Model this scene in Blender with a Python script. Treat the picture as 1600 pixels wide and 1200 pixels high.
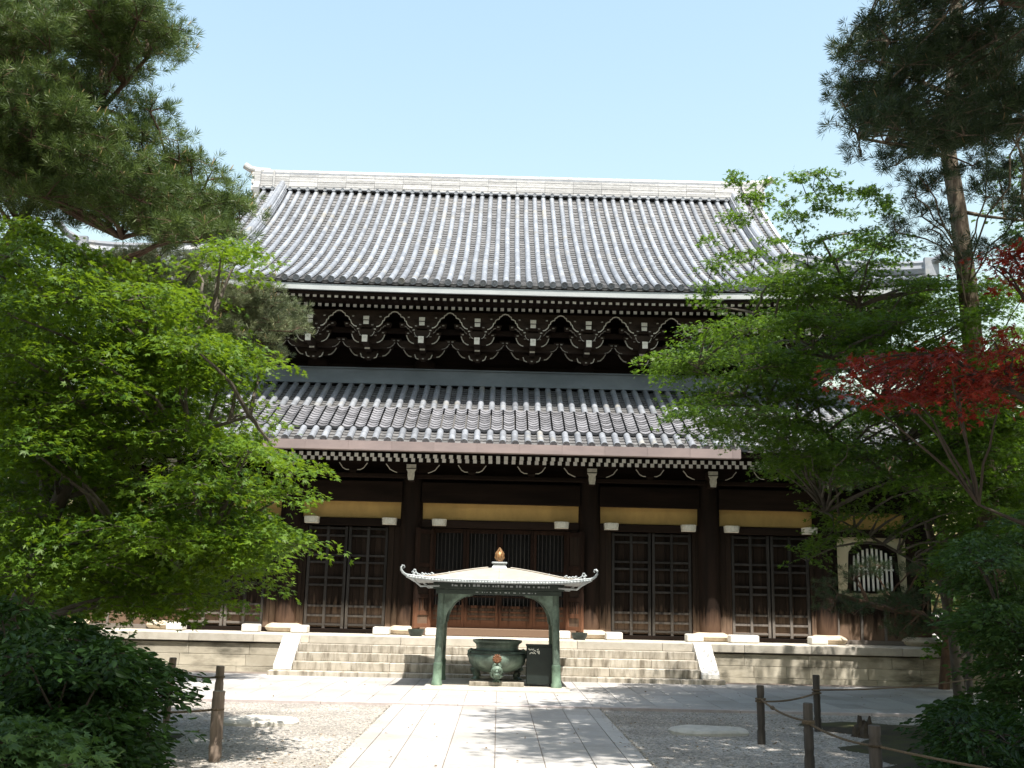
import bpy, math, random
import numpy as np
from mathutils import Vector, Matrix
for o in list(bpy.data.objects):
    bpy.data.objects.remove(o)
SC = bpy.context.scene
COL = SC.collection
R = math.radians
random.seed(7)
rng = np.random.default_rng(11)

# ------------------------------------------------------------------ camera
FPX, PITCH, YAW, ROLL = 1644.0, math.atan(338 / 1644.0), R(0.45), 0.023
EYE = np.array([0.0, 0.0, 1.7])
CF = np.array([math.sin(YAW) * math.cos(PITCH), math.cos(YAW) * math.cos(PITCH), math.sin(PITCH)])
CR0 = np.array([math.cos(YAW), -math.sin(YAW), 0.0])
CU0 = np.cross(CR0, CF)
CR = CR0 * math.cos(ROLL) + CU0 * math.sin(ROLL)
CU = -CR0 * math.sin(ROLL) + CU0 * math.cos(ROLL)
cd = bpy.data.cameras.new('camera')
cam = bpy.data.objects.new('camera', cd)
COL.objects.link(cam)
cam.matrix_world = Matrix(((CR[0], CU[0], -CF[0], EYE[0]), (CR[1], CU[1], -CF[1], EYE[1]), (CR[2], CU[2], -CF[2], EYE[2]), (0, 0, 0, 1)))
cd.sensor_width = 36
cd.lens = 36 * FPX / 1600
cd.clip_end = 2000
SC.camera = cam

def at(x, y, Y):
    """the point at distance Y seen at photo pixel x, y"""
    d = CF * FPX + CR * (x - 800) + CU * (600 - y)
    return EYE + d * (Y / d[1])

def gr(x, y, z=0.0):
    d = CF * FPX + CR * (x - 800) + CU * (600 - y)
    return EYE + d * ((z - 1.7) / d[2])

# ------------------------------------------------------------------ light
SUN = Vector((0.16, -0.424, 1.0)).normalized()
W = bpy.data.worlds.new('World')
SC.world = W
W.use_nodes = True
nt = W.node_tree
sky = nt.nodes.new('ShaderNodeTexSky')
sky.sky_type = 'NISHITA'
sky.sun_disc = False
sky.sun_elevation = math.asin(SUN.z)
sky.sun_rotation = math.atan2(SUN.x, SUN.y)
sky.altitude = 50
sky.air_density = 2.5
sky.dust_density = 3.0
sky.ozone_density = 2.5
nt.links.new(sky.outputs[0], nt.nodes['Background'].inputs[0])
nt.nodes['Background'].inputs[1].default_value = 0.125
ld = bpy.data.lights.new('sun', 'SUN')
ld.energy = 4.8
ld.angle = R(0.53)
ld.color = (1.0, 0.95, 0.87)
lo = bpy.data.objects.new('sun', ld)
COL.objects.link(lo)
lo.rotation_euler = SUN.to_track_quat('Z', 'Y').to_euler()
SC.view_settings.view_transform = 'Standard'
SC.view_settings.look = 'None'
SC.view_settings.exposure = 1.05
SC.view_settings.gamma = 1
SC.render.engine = 'CYCLES'
SC.cycles.max_bounces = 6
SC.cycles.transparent_max_bounces = 4
SC.cycles.use_denoising = True

# ------------------------------------------------------------------ materials
def mat(name, c1, c2=None, rough=0.7, scale=4.0, stretch=(1, 1, 1), bump=0.0, bscale=30.0, tone=0.0, spec=0.3,
        metal=0.0, detail=6.0, lo=0.35, hi=0.65, c3=None, scale3=1.0, lo3=0.5, hi3=0.7, world=False, stretch3=(1, 1, 1), tonec=None):
    m = bpy.data.materials.new(name)
    m.use_nodes = True
    t = m.node_tree
    N, L = t.nodes, t.links
    b = N['Principled BSDF']
    b.inputs['Roughness'].default_value = rough
    b.inputs['Specular IOR Level'].default_value = spec
    b.inputs['Metallic'].default_value = metal
    if world:
        src = N.new('ShaderNodeNewGeometry').outputs['Position']
    else:
        src = N.new('ShaderNodeTexCoord').outputs['Object']
    def noise(sc, st, det=detail):
        mp = N.new('ShaderNodeMapping')
        mp.inputs['Scale'].default_value = st
        L.new(src, mp.inputs[0])
        n = N.new('ShaderNodeTexNoise')
        n.inputs['Scale'].default_value = sc
        n.inputs['Detail'].default_value = det
        n.inputs['Roughness'].default_value = 0.65
        L.new(mp.outputs[0], n.inputs['Vector'])
        return n.outputs['Fac']
    def ramp(f, a, bb):
        r = N.new('ShaderNodeMapRange')
        r.inputs['From Min'].default_value = a
        r.inputs['From Max'].default_value = bb
        L.new(f, r.inputs['Value'])
        return r.outputs[0]
    def mix(f, a, bb, mode='MIX'):
        x = N.new('ShaderNodeMix')
        x.data_type = 'RGBA'
        x.blend_type = mode
        for i, v in ((0, f), (6, a), (7, bb)):
            if isinstance(v, (int, float)):
                x.inputs[i].default_value = v
            elif isinstance(v, tuple):
                x.inputs[i].default_value = (*v, 1)
            else:
                L.new(v, x.inputs[i])
        return x.outputs[2]
    if c2 is None:
        c2 = tuple(c * 0.8 for c in c1)
    col = mix(ramp(noise(scale, stretch), lo, hi), c1, c2)
    if c3:
        col = mix(ramp(noise(scale3, stretch3), lo3, hi3), col, c3)
    if tone:
        a = N.new('ShaderNodeAttribute')
        a.attribute_name = 'tone'
        if tonec:
            col = mix(a.outputs['Fac'], col, tonec)
        else:
            r = N.new('ShaderNodeMapRange')
            r.inputs['To Min'].default_value = 1 - tone
            r.inputs['To Max'].default_value = 1 + tone
            L.new(a.outputs['Fac'], r.inputs['Value'])
            hs = N.new('ShaderNodeHueSaturation')
            L.new(r.outputs[0], hs.inputs['Value'])
            L.new(col, hs.inputs['Color'])
            col = hs.outputs[0]
    L.new(col, b.inputs['Base Color'])
    if bump:
        bn = N.new('ShaderNodeBump')
        bn.inputs['Strength'].default_value = bump
        bn.inputs['Distance'].default_value = 0.02
        L.new(noise(bscale, stretch), bn.inputs['Height'])
        L.new(bn.outputs[0], b.inputs['Normal'])
    return m

def leafmat(name, ca, cb, tr, trans=0.35, rough=0.5, spec=0.25):
    m = bpy.data.materials.new(name)
    m.use_nodes = True
    t = m.node_tree
    N, L = t.nodes, t.links
    b = N['Principled BSDF']
    b.inputs['Roughness'].default_value = rough
    b.inputs['Specular IOR Level'].default_value = spec
    a = N.new('ShaderNodeAttribute')
    a.attribute_name = 'tone'
    def mixc(x, y):
        q = N.new('ShaderNodeMix')
        q.data_type = 'RGBA'
        q.inputs[6].default_value = (*x, 1)
        q.inputs[7].default_value = (*y, 1)
        L.new(a.outputs['Fac'], q.inputs[0])
        return q.outputs[2]
    L.new(mixc(ca, cb), b.inputs['Base Color'])
    td = N.new('ShaderNodeBsdfTranslucent')
    L.new(mixc(tuple(c * 0.7 for c in tr), tr), td.inputs['Color'])
    ms = N.new('ShaderNodeMixShader')
    ms.inputs[0].default_value = trans
    L.new(b.outputs[0], ms.inputs[1])
    L.new(td.outputs[0], ms.inputs[2])
    L.new(ms.outputs[0], N['Material Output'].inputs['Surface'])
    return m

M = {}
def sunlit_foot(m, c):  # sunlight below the eave shadow, painted into the wood colour
    """sunlit foot of the timber painted in: paler toward the base (up to about 0.8 m above the platform), with a ragged upper edge"""
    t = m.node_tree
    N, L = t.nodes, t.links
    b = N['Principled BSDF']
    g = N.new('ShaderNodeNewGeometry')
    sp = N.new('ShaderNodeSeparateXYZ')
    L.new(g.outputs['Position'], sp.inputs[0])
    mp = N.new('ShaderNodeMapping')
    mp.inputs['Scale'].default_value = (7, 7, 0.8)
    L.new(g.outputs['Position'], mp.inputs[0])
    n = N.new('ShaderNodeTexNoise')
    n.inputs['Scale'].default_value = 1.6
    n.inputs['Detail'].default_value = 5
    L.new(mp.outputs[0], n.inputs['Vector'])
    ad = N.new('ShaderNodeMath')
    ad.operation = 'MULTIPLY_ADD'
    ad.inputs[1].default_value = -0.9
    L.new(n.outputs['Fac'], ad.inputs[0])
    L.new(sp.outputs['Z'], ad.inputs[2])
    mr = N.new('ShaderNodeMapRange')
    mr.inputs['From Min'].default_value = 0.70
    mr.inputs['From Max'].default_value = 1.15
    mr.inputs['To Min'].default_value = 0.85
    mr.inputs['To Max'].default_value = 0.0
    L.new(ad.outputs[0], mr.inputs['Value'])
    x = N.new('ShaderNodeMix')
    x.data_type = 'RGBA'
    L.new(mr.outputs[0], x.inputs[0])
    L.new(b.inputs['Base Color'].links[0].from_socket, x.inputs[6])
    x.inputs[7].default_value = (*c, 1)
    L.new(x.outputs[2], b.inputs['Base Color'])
M['roll'] = mat('roll_tile', (0.235, 0.25, 0.275), (0.16, 0.17, 0.19), 0.45, 5, bump=0.2, bscale=40, tone=0.2, spec=0.5, c3=(0.27, 0.245, 0.19), scale3=1.1, lo3=0.55, hi3=0.75)
M['pan'] = mat('pan_tile', (0.135, 0.133, 0.132), (0.08, 0.079, 0.08), 0.6, 9, bump=0.3, bscale=45, tone=0.28, spec=0.35)
M['panl'] = mat('pan_tile_pale', (0.19, 0.19, 0.205), (0.13, 0.13, 0.14), 0.5, 8, bump=0.25, bscale=45, tone=0.35, spec=0.4)
M['ridge'] = mat('ridge_tile', (0.50, 0.495, 0.495), (0.31, 0.307, 0.305), 0.6, 5, stretch=(1, 1, 6), bump=0.2, tone=0.22, c3=(0.30, 0.29, 0.28), scale3=3, lo3=0.62, hi3=0.75, stretch3=(1, 1, 8))
M['wood'] = mat('dark_wood', (0.020, 0.013, 0.010), (0.010, 0.0075, 0.006), 0.75, 5, stretch=(1, 1, 0.12), bump=0.2, tone=0.3, spec=0.06)
sunlit_foot(M['wood'], (0.13, 0.08, 0.055))
M['beam'] = mat('beam_wood', (0.020, 0.013, 0.010), (0.010, 0.007, 0.0055), 0.75, 5, stretch=(0.12, 1, 1), bump=0.2, tone=0.3, spec=0.06)
M['board'] = mat('sunlit_foot_board', (0.022, 0.015, 0.0115), (0.012, 0.009, 0.007), 0.85, 6, stretch=(1.5, 1.5, 0.1), bump=0.3, tone=0.3, spec=0.06)
sunlit_foot(M['board'], (0.20, 0.135, 0.095))
M['stile'] = mat('grey_stile', (0.036, 0.034, 0.033), (0.022, 0.021, 0.020), 0.8, 6, stretch=(1, 1, 0.2), bump=0.2, tone=0.2, spec=0.06)
sunlit_foot(M['stile'], (0.20, 0.175, 0.155))
M['redwood'] = mat('reddish_wood', (0.026, 0.0145, 0.0105), (0.014, 0.009, 0.007), 0.8, 6, stretch=(1, 1, 0.15), bump=0.2, tone=0.25, spec=0.06)
sunlit_foot(M['redwood'], (0.21, 0.10, 0.058))
M['white'] = mat('white_paint', (0.88, 0.87, 0.83), (0.78, 0.77, 0.72), 0.7, 9)
M['offwhite'] = mat('aged_white_paint', (0.62, 0.60, 0.52), (0.44, 0.42, 0.36), 0.75, 14)
M['bracket'] = mat('bracket_wood', (0.042, 0.03, 0.023), (0.022, 0.016, 0.0125), 0.8, 7, stretch=(0.3, 1, 1), bump=0.3, spec=0.08)
M['worn'] = mat('worn_white_edge', (0.42, 0.40, 0.35), (0.16, 0.145, 0.125), 0.8, 16, lo=0.4, hi=0.6)
M['fascia'] = mat('grey_fascia', (0.40, 0.42, 0.42), (0.31, 0.325, 0.33), 0.6, 3, stretch=(0.4, 1, 1))
M['yellow'] = mat('ochre_plaster', (0.54, 0.35, 0.125), (0.40, 0.26, 0.095), 0.9, 1.6, stretch=(1, 1, 0.6), bump=0.05)
M['cream'] = mat('cream_plaster', (0.66, 0.58, 0.40), (0.58, 0.50, 0.34), 0.9, 2)
M['copper'] = mat('brown_gutter', (0.27, 0.215, 0.205), (0.21, 0.17, 0.165), 0.6, 3, stretch=(0.3, 1, 1), tone=0.1)
M['flash'] = mat('grey_flashing', (0.17, 0.20, 0.23), (0.12, 0.145, 0.17), 0.5, 2, stretch=(0.5, 1, 1), spec=0.4)
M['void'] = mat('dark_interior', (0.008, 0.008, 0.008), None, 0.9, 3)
M['step'] = mat('step_stone', (0.45, 0.415, 0.355), (0.35, 0.315, 0.26), 0.85, 3, bump=0.3, tone=0.18, c3=(0.15, 0.13, 0.10), scale3=7, stretch3=(1.2, 1, 0.22), lo3=0.43, hi3=0.68)
M['coping'] = mat('coping_stone', (0.53, 0.495, 0.43), (0.43, 0.395, 0.335), 0.85, 4, bump=0.25, tone=0.15, c3=(0.30, 0.26, 0.2), scale3=2, lo3=0.6, hi3=0.85)
M['wallst'] = mat('platform_wall_stone', (0.47, 0.43, 0.35), (0.37, 0.335, 0.265), 0.9, 2.2, bump=0.3, tone=0.22, c3=(0.12, 0.11, 0.085), scale3=1.5, stretch3=(0.6, 1, 1.8), lo3=0.46, hi3=0.68)
M['whitest'] = mat('white_granite', (0.74, 0.72, 0.68), (0.60, 0.58, 0.54), 0.85, 30, bump=0.2)
M['base'] = mat('column_base_stone', (0.55, 0.47, 0.36), (0.44, 0.36, 0.27), 0.85, 6, bump=0.2)
M['pave'] = mat('paving_granite', (0.40, 0.385, 0.37), (0.33, 0.315, 0.30), 0.85, 25, bump=0.15, bscale=90, tone=0.13, c3=(0.29, 0.27, 0.24), scale3=0.9, lo3=0.48, hi3=0.75, world=True)
M['joint'] = mat('paving_joint', (0.22, 0.18, 0.15), (0.15, 0.125, 0.105), 0.9, 8)
M['kerbst'] = mat('kerb_stone', (0.46, 0.41, 0.40), (0.38, 0.33, 0.32), 0.85, 10, bump=0.2, tone=0.15)
M['bronze'] = mat('green_bronze', (0.11, 0.15, 0.12), (0.04, 0.056, 0.046), 0.42, 2.6, bump=0.15, spec=0.5, metal=0.25, c3=(0.25, 0.34, 0.28), scale3=1.8, lo3=0.46, hi3=0.72)
M['patina'] = mat('pale_patina_bronze', (0.20, 0.30, 0.22), (0.085, 0.13, 0.095), 0.55, 4, bump=0.2, spec=0.4, metal=0.15, c3=(0.36, 0.45, 0.34), scale3=6, lo3=0.55, hi3=0.75, stretch3=(1, 1, 0.3))
M['mask'] = mat('worn_bronze_mask', (0.15, 0.21, 0.165), (0.06, 0.085, 0.068), 0.5, 9, bump=0.3, spec=0.4, metal=0.2)
M['bronzedk'] = mat('dark_bronze', (0.035, 0.05, 0.042), (0.02, 0.03, 0.026), 0.5, 4, spec=0.5, metal=0.2)
M['canroof'] = mat('canopy_roof_sheet', (0.36, 0.33, 0.28), (0.285, 0.26, 0.225), 0.6, 3, bump=0.08, c3=(0.50, 0.38, 0.33), scale3=1.2, lo3=0.55, hi3=0.8)
M['silver'] = mat('pale_metal_edging', (0.46, 0.49, 0.50), (0.26, 0.29, 0.30), 0.5, 10, spec=0.5)
M['gilt'] = mat('gilt_flame', (0.34, 0.19, 0.08), (0.20, 0.11, 0.05), 0.45, 12, spec=0.5, metal=0.4)
M['blackbox'] = mat('black_box_paint', (0.013, 0.021, 0.019), (0.009, 0.015, 0.014), 0.5, 6, spec=0.4)
M['letter'] = mat('white_lettering', (0.75, 0.75, 0.68), None, 0.7, 20)
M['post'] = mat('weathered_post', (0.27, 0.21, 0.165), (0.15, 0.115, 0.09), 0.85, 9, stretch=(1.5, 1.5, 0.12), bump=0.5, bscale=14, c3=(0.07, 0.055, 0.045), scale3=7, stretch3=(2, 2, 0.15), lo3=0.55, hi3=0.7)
M['postd'] = mat('dark_post', (0.10, 0.085, 0.075), (0.05, 0.042, 0.037), 0.85, 9, stretch=(1.5, 1.5, 0.12), bump=0.5, bscale=14)
M['posttop'] = mat('post_end_grain', (0.36, 0.31, 0.26), (0.25, 0.21, 0.17), 0.9, 30)
M['rope'] = mat('rope_fibre', (0.17, 0.125, 0.085), (0.10, 0.075, 0.05), 0.95, 60, bump=0.5, bscale=80)
M['bark'] = mat('maple_bark', (0.135, 0.115, 0.095), (0.065, 0.055, 0.045), 0.9, 8, stretch=(1, 1, 0.3), bump=0.5, bscale=20, c3=(0.16, 0.18, 0.12), scale3=3, lo3=0.6, hi3=0.75)
M['pbark'] = mat('pine_bark', (0.14, 0.085, 0.057), (0.065, 0.042, 0.03), 0.9, 7, stretch=(1, 1, 0.35), bump=0.8, bscale=12)
M['pbarkp'] = mat('pale_pine_bark', (0.20, 0.16, 0.115), (0.075, 0.056, 0.04), 0.9, 9, stretch=(1, 1, 0.3), bump=1.0, bscale=9, lo=0.42, hi=0.58)
M['twig'] = mat('dark_twig', (0.06, 0.045, 0.035), (0.035, 0.028, 0.022), 0.9, 10)
M['stump'] = mat('rotten_stump', (0.10, 0.075, 0.055), (0.045, 0.035, 0.028), 0.95, 8, bump=0.8)
M['stone'] = mat('flat_field_stone', (0.55, 0.52, 0.47), (0.42, 0.40, 0.36), 0.9, 9, bump=0.5)
M['maple'] = leafmat('maple_leaf', (0.026, 0.070, 0.007), (0.105, 0.18, 0.013), (0.27, 0.42, 0.02), 0.34)
M['maple2'] = leafmat('deep_maple_leaf', (0.026, 0.064, 0.009), (0.09, 0.155, 0.015), (0.21, 0.37, 0.025), 0.34)
M['redmaple'] = leafmat('red_maple_leaf', (0.055, 0.008, 0.008), (0.22, 0.026, 0.014), (0.50, 0.05, 0.022), 0.36)
M['needle'] = leafmat('pine_needle', (0.032, 0.064, 0.016), (0.12, 0.165, 0.038), (0.16, 0.24, 0.05), 0.22, 0.5, 0.3)
M['needled'] = leafmat('dark_pine_needle', (0.018, 0.040, 0.018), (0.055, 0.085, 0.03), (0.10, 0.15, 0.05), 0.18, 0.5, 0.3)
M['needleg'] = leafmat('grey_pine_needle', (0.085, 0.115, 0.055), (0.19, 0.21, 0.10), (0.2, 0.24, 0.1), 0.15, 0.55, 0.3)
M['candle'] = mat('pine_candle', (0.34, 0.23, 0.12), (0.26, 0.2, 0.09), 0.8, 20)
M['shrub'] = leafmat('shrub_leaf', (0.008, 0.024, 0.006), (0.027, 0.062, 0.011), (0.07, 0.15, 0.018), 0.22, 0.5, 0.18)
M['bgleaf'] = leafmat('far_leaf', (0.05, 0.12, 0.015), (0.12, 0.22, 0.03), (0.22, 0.4, 0.04), 0.35)
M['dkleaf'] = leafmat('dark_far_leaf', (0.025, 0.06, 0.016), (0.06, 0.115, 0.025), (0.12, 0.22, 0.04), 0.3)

M['pebble'] = mat('loose_pebble', (0.40, 0.36, 0.31), (0.27, 0.25, 0.22), 0.9, 3, tone=0.4, world=True)
M['litter'] = mat('dry_leaf', (0.20, 0.13, 0.06), (0.12, 0.075, 0.035), 0.8, 3, tone=0.35, world=True)
def gravelmat():
    m = mat('gravel', (0.385, 0.36, 0.33), (0.28, 0.26, 0.24), 0.95, 1.1, bump=0.0, world=True, c3=(0.20, 0.18, 0.155), scale3=0.35, lo3=0.45, hi3=0.7)
    t = m.node_tree
    N, L = t.nodes, t.links
    b = N['Principled BSDF']
    g = N.new('ShaderNodeNewGeometry')
    v = N.new('ShaderNodeTexVoronoi')
    v.inputs['Scale'].default_value = 38
    L.new(g.outputs['Position'], v.inputs['Vector'])
    old = b.inputs['Base Color'].links[0].from_socket
    hs = N.new('ShaderNodeHueSaturation')
    sep = N.new('ShaderNodeSeparateColor')
    L.new(v.outputs['Color'], sep.inputs[0])
    mr = N.new('ShaderNodeMapRange')
    mr.inputs['To Min'].default_value = 0.55
    mr.inputs['To Max'].default_value = 1.5
    L.new(sep.outputs[0], mr.inputs['Value'])
    L.new(mr.outputs[0], hs.inputs['Value'])
    L.new(old, hs.inputs['Color'])
    L.new(hs.outputs[0], b.inputs['Base Color'])
    bn = N.new('ShaderNodeBump')
    bn.invert = True
    bn.inputs['Strength'].default_value = 0.9
    bn.inputs['Distance'].default_value = 0.02
    L.new(v.outputs['Distance'], bn.inputs['Height'])
    L.new(bn.outputs[0], b.inputs['Normal'])
    return m
M['gravel'] = gravelmat()
M['moss'] = mat('moss_soil', (0.06, 0.065, 0.022), (0.05, 0.042, 0.03), 0.95, 3, bump=0.6, bscale=25, world=True, c3=(0.04, 0.033, 0.025), scale3=1.2, lo3=0.45, hi3=0.6)

# ------------------------------------------------------------------ mesh helpers
class MB:
    def __init__(s):
        s.v, s.f, s.m, s.t = [], [], [], []
    def face(s, pts, m=0, t=None):
        n = len(s.v)
        s.v.extend([tuple(p) for p in pts])
        s.f.append(tuple(range(n, n + len(pts))))
        s.m.append(m)
        s.t.append(random.random() if t is None else t)
    def faces(s, verts, faces, m=0, t=None):
        n = len(s.v)
        s.v.extend([tuple(p) for p in verts])
        tt = random.random() if t is None else t
        for i, f in enumerate(faces):
            s.f.append(tuple(n + k for k in f))
            s.m.append(m if isinstance(m, int) else m[i])
            s.t.append(tt)
    def box(s, x0, x1, y0, y1, z0, z1, m=0, t=None):
        v = [(x0, y0, z0), (x1, y0, z0), (x1, y1, z0), (x0, y1, z0), (x0, y0, z1), (x1, y0, z1), (x1, y1, z1), (x0, y1, z1)]
        s.faces(v, [(0, 3, 2, 1), (4, 5, 6, 7), (0, 1, 5, 4), (1, 2, 6, 5), (2, 3, 7, 6), (3, 0, 4, 7)], m, t)
    def hexa(s, v, m=0, t=None):
        s.faces(v, [(0, 3, 2, 1), (4, 5, 6, 7), (0, 1, 5, 4), (1, 2, 6, 5), (2, 3, 7, 6), (3, 0, 4, 7)], m, t)
    def prism(s, poly, y0, y1, m=0, t=None, mcap=None):
        """poly in x, z extruded from y0 (front) to y1"""
        n = len(poly)
        v = [(p[0], y0, p[1]) for p in poly] + [(p[0], y1, p[1]) for p in poly]
        fs = [tuple(range(n)), tuple(range(2 * n - 1, n - 1, -1))] + [(i, i + n, (i + 1) % n + n, (i + 1) % n) for i in range(n)]
        ms = [m if mcap is None else mcap, m] + [m] * n
        s.faces(v, fs, ms, t)
    def prismx(s, poly, x0, x1, m=0, t=None):
        n = len(poly)
        v = [(x0, p[0], p[1]) for p in poly] + [(x1, p[0], p[1]) for p in poly]
        fs = [tuple(range(n - 1, -1, -1)), tuple(range(n, 2 * n))] + [(i, (i + 1) % n, (i + 1) % n + n, i + n) for i in range(n)]
        s.faces(v, fs, m, t)
    def tube(s, pts, rad, n=8, m=0, t=None, cap=True):
        pts = [np.array(p, float) for p in pts]
        if not hasattr(rad, '__len__'):
            rad = [rad] * len(pts)
        up = np.array((0.13, 0.21, 1.0))
        vs, fs = [], []
        for i, p in enumerate(pts):
            d = pts[min(i + 1, len(pts) - 1)] - pts[max(i - 1, 0)]
            d = d / (np.linalg.norm(d) + 1e-9)
            a = np.cross(d, up if abs(d @ up) < 1.0 else np.array((1.0, 0, 0)))
            a /= np.linalg.norm(a) + 1e-9
            b = np.cross(d, a)
            for k in range(n):
                w = 2 * math.pi * k / n
                vs.append(p + rad[i] * (a * math.cos(w) + b * math.sin(w)))
        for i in range(len(pts) - 1):
            for k in range(n):
                fs.append((i * n + k, i * n + (k + 1) % n, (i + 1) * n + (k + 1) % n, (i + 1) * n + k))
        if cap:
            fs.append(tuple(range(n - 1, -1, -1)))
            fs.append(tuple((len(pts) - 1) * n + k for k in range(n)))
        s.faces(vs, fs, m, t)
    def lathe(s, prof, c=(0, 0, 0), n=24, m=0, t=None):
        vs, fs = [], []
        for r, z in prof:
            for k in range(n):
                w = 2 * math.pi * k / n
                vs.append((c[0] + r * math.cos(w), c[1] + r * math.sin(w), c[2] + z))
        for i in range(len(prof) - 1):
            for k in range(n):
                fs.append((i * n + k, i * n + (k + 1) % n, (i + 1) * n + (k + 1) % n, (i + 1) * n + k))
        fs.append(tuple(range(n - 1, -1, -1)))
        fs.append(tuple((len(prof) - 1) * n + k for k in range(n)))
        s.faces(vs, fs, m, t)
    def build(s, name, mats, parent=None, smooth=False, bevel=0, origin=None):
        me = bpy.data.meshes.new(name)
        og = origin if origin is not None else ROOT.get(parent.name, (0, 0, 0)) if parent is not None else (0, 0, 0)
        v = np.array(s.v, dtype=np.float64) - np.array(og)
        me.from_pydata(v.tolist(), [], s.f)
        for k in (mats if isinstance(mats, (list, tuple)) else [mats]):
            me.materials.append(M[k])
        me.polygons.foreach_set('material_index', s.m)
        a = me.attributes.new('tone', 'FLOAT', 'FACE')
        a.data.foreach_set('value', s.t)
        if smooth:
            me.polygons.foreach_set('use_smooth', [True] * len(s.f))
            try:
                me.set_sharp_from_angle(angle=R(40))
            except Exception:
                pass
        me.update()
        o = bpy.data.objects.new(name, me)
        COL.objects.link(o)
        if parent is not None:
            o.parent = parent
            ROOT[o.name] = og
        elif origin is not None:
            o.location = origin
        if bevel:
            b = o.modifiers.new('bevel', 'BEVEL')
            b.width = bevel
            b.segments = 2
            b.limit_method = 'ANGLE'
        return o

ROOT = {}
def tag(o, label=None, cat=None, group=None, kind=None):
    if label: o['label'] = label
    if cat: o['category'] = cat
    if group: o['group'] = group
    if kind: o['kind'] = kind
    return o
def thing(name, label, cat, loc=(0, 0, 0), group=None):
    o = bpy.data.objects.new(name, None)
    COL.objects.link(o)
    o.location = loc
    o.empty_display_size = 0.3
    ROOT[o.name] = tuple(loc)
    return tag(o, label, cat, group)
def copy_tree(o, parent, dx=0.0, dy=0.0, dz=0.0, mirror=False):
    c = o.copy()
    COL.objects.link(c)
    c.parent = parent
    c.location = (o.location.x + dx, o.location.y + dy, o.location.z + dz)
    if mirror:
        c.scale.x = -1
    for ch in [q for q in bpy.data.objects if q.parent == o]:
        copy_tree(ch, c)
    return c

# ------------------------------------------------------------------ ground
g = MB()
for x0, x1, y0, y1 in ((-400, 400, -60, 700),):
    g.face([(x0, y0, 0), (x1, y0, 0), (x1, y1, 0), (x0, y1, 0)])
tag(g.build('ground', 'gravel'), kind='structure')

def slabs(b, x0, x1, y0, y1, xs, rowlen, z0, z1, gap=0.009, stagger=True):
    for i in range(len(xs) - 1):
        a, c = xs[i], xs[i + 1]
        y = y0 - (random.random() * rowlen if stagger else 0)
        while y < y1:
            l = rowlen * (0.8 + 0.5 * random.random()) if stagger else rowlen
            ya, yb = max(y, y0), min(y + l, y1)
            if yb - ya > 0.05:
                dz = random.uniform(-0.0015, 0.0015)
                b.box(a + gap / 2, c - gap / 2, ya + gap / 2, yb - gap / 2, z0, z1 + dz, 0)
            y += l
b = MB()
xs = [-1.67, -1.45, -1.06, -0.53, 0.0, 0.53, 1.06, 1.45, 1.67]
slabs(b, -1.67, 1.67, -6, 17.62, xs, 1.25, -0.02, 0.022)
p = b.build('stone_path', ['pave', 'joint'], bevel=0.004)
tag(p, kind='structure')
b = MB()
b.box(-1.66, 1.66, -6, 17.62, -0.03, 0.012, 0)
tag(b.build('path_bedding', 'joint'), kind='structure')
b = MB()
xs = [k * 0.53 - 0.53 * 24 for k in range(49)]
slabs(b, xs[0], xs[-1], 17.78, 23.4, xs, 0.94, -0.02, 0.04)
tag(b.build('stone_pavement', ['pave', 'joint'], bevel=0.004), kind='structure')
b = MB()
b.box(xs[0] + .01, xs[-1] - .01, 17.64, 24.0, -0.03, 0.03, 0)
tag(b.build('pavement_bedding', 'joint'), kind='structure')
b = MB()
x = -12.8
while x < 12.7:
    l = random.uniform(1.5, 2.4)
    b.box(x + .004, min(x + l, 12.8) - .004, 17.63, 17.775, -0.02, 0.046)
    x += l
tag(b.build('kerb_strip', 'kerbst', bevel=0.006), kind='structure')

# ------------------------------------------------------------------ platform and steps
PZ = 0.84
plat = thing('stone_platform', 'pale stone temple platform with broad front steps and slanted side stones', 'platform', (0, 24.3, 0))
def courses(b, x0, x1, y0, y1, z0, z1, lmin, lmax, gap=0.006):
    x = x0
    while x < x1 - 0.01:
        l = random.uniform(lmin, lmax)
        e = min(x + l, x1)
        if x1 - e < 0.25: e = x1
        b.box(x + gap / 2, e - gap / 2, y0 + random.uniform(0, .004), y1, z0, z1)
        x = e
b = MB()
for z0, z1 in ((0.0, 0.12), (0.125, 0.37), (0.375, 0.63)):
    courses(b, -11.5, -4.6, 24.36, 24.7, z0, z1, 0.7, 1.5)
    courses(b, 4.6, 11.5, 24.36, 24.7, z0, z1, 0.7, 1.5)
b.box(-4.6, 4.6, 24.55, 24.7, 0, 0.62)
for sx in (-1, 1):
    b.box(min(sx * 11.18, sx * 11.48), max(sx * 11.18, sx * 11.48), 24.7, 44.7, 0, 0.63)
b.build('platform_wall', 'wallst', plat, bevel=0.008)
b = MB()
courses(b, -11.62, 11.62, 24.3, 24.95, 0.66, PZ, 1.2, 2.2)
for sx in (-1, 1):
    b.box(min(sx * 11.0, sx * 11.62), max(sx * 11.0, sx * 11.62), 24.955, 44.8, 0.66, PZ)
b.build('coping', 'coping', plat, bevel=0.012)
b = MB()
b.box(-11.0, 11.0, 24.96, 44.6, 0.4, PZ - 0.006)
b.build('platform_floor', 'coping', plat)
for i, (z0, z1, y0, hx) in enumerate(((0.0, 0.135, 23.07, 4.86), (0.135, 0.315, 23.39, 4.39), (0.315, 0.49, 23.70, 4.39), (0.49, 0.658, 24.01, 4.39))):
    b = MB()
    courses(b, -hx, hx, y0, y0 + 0.36 if i < 3 else 24.54, z0 + 0.001, z1, 1.1, 2.2, 0.005)
    b.build('step', 'step', plat, bevel=0.012)
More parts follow.
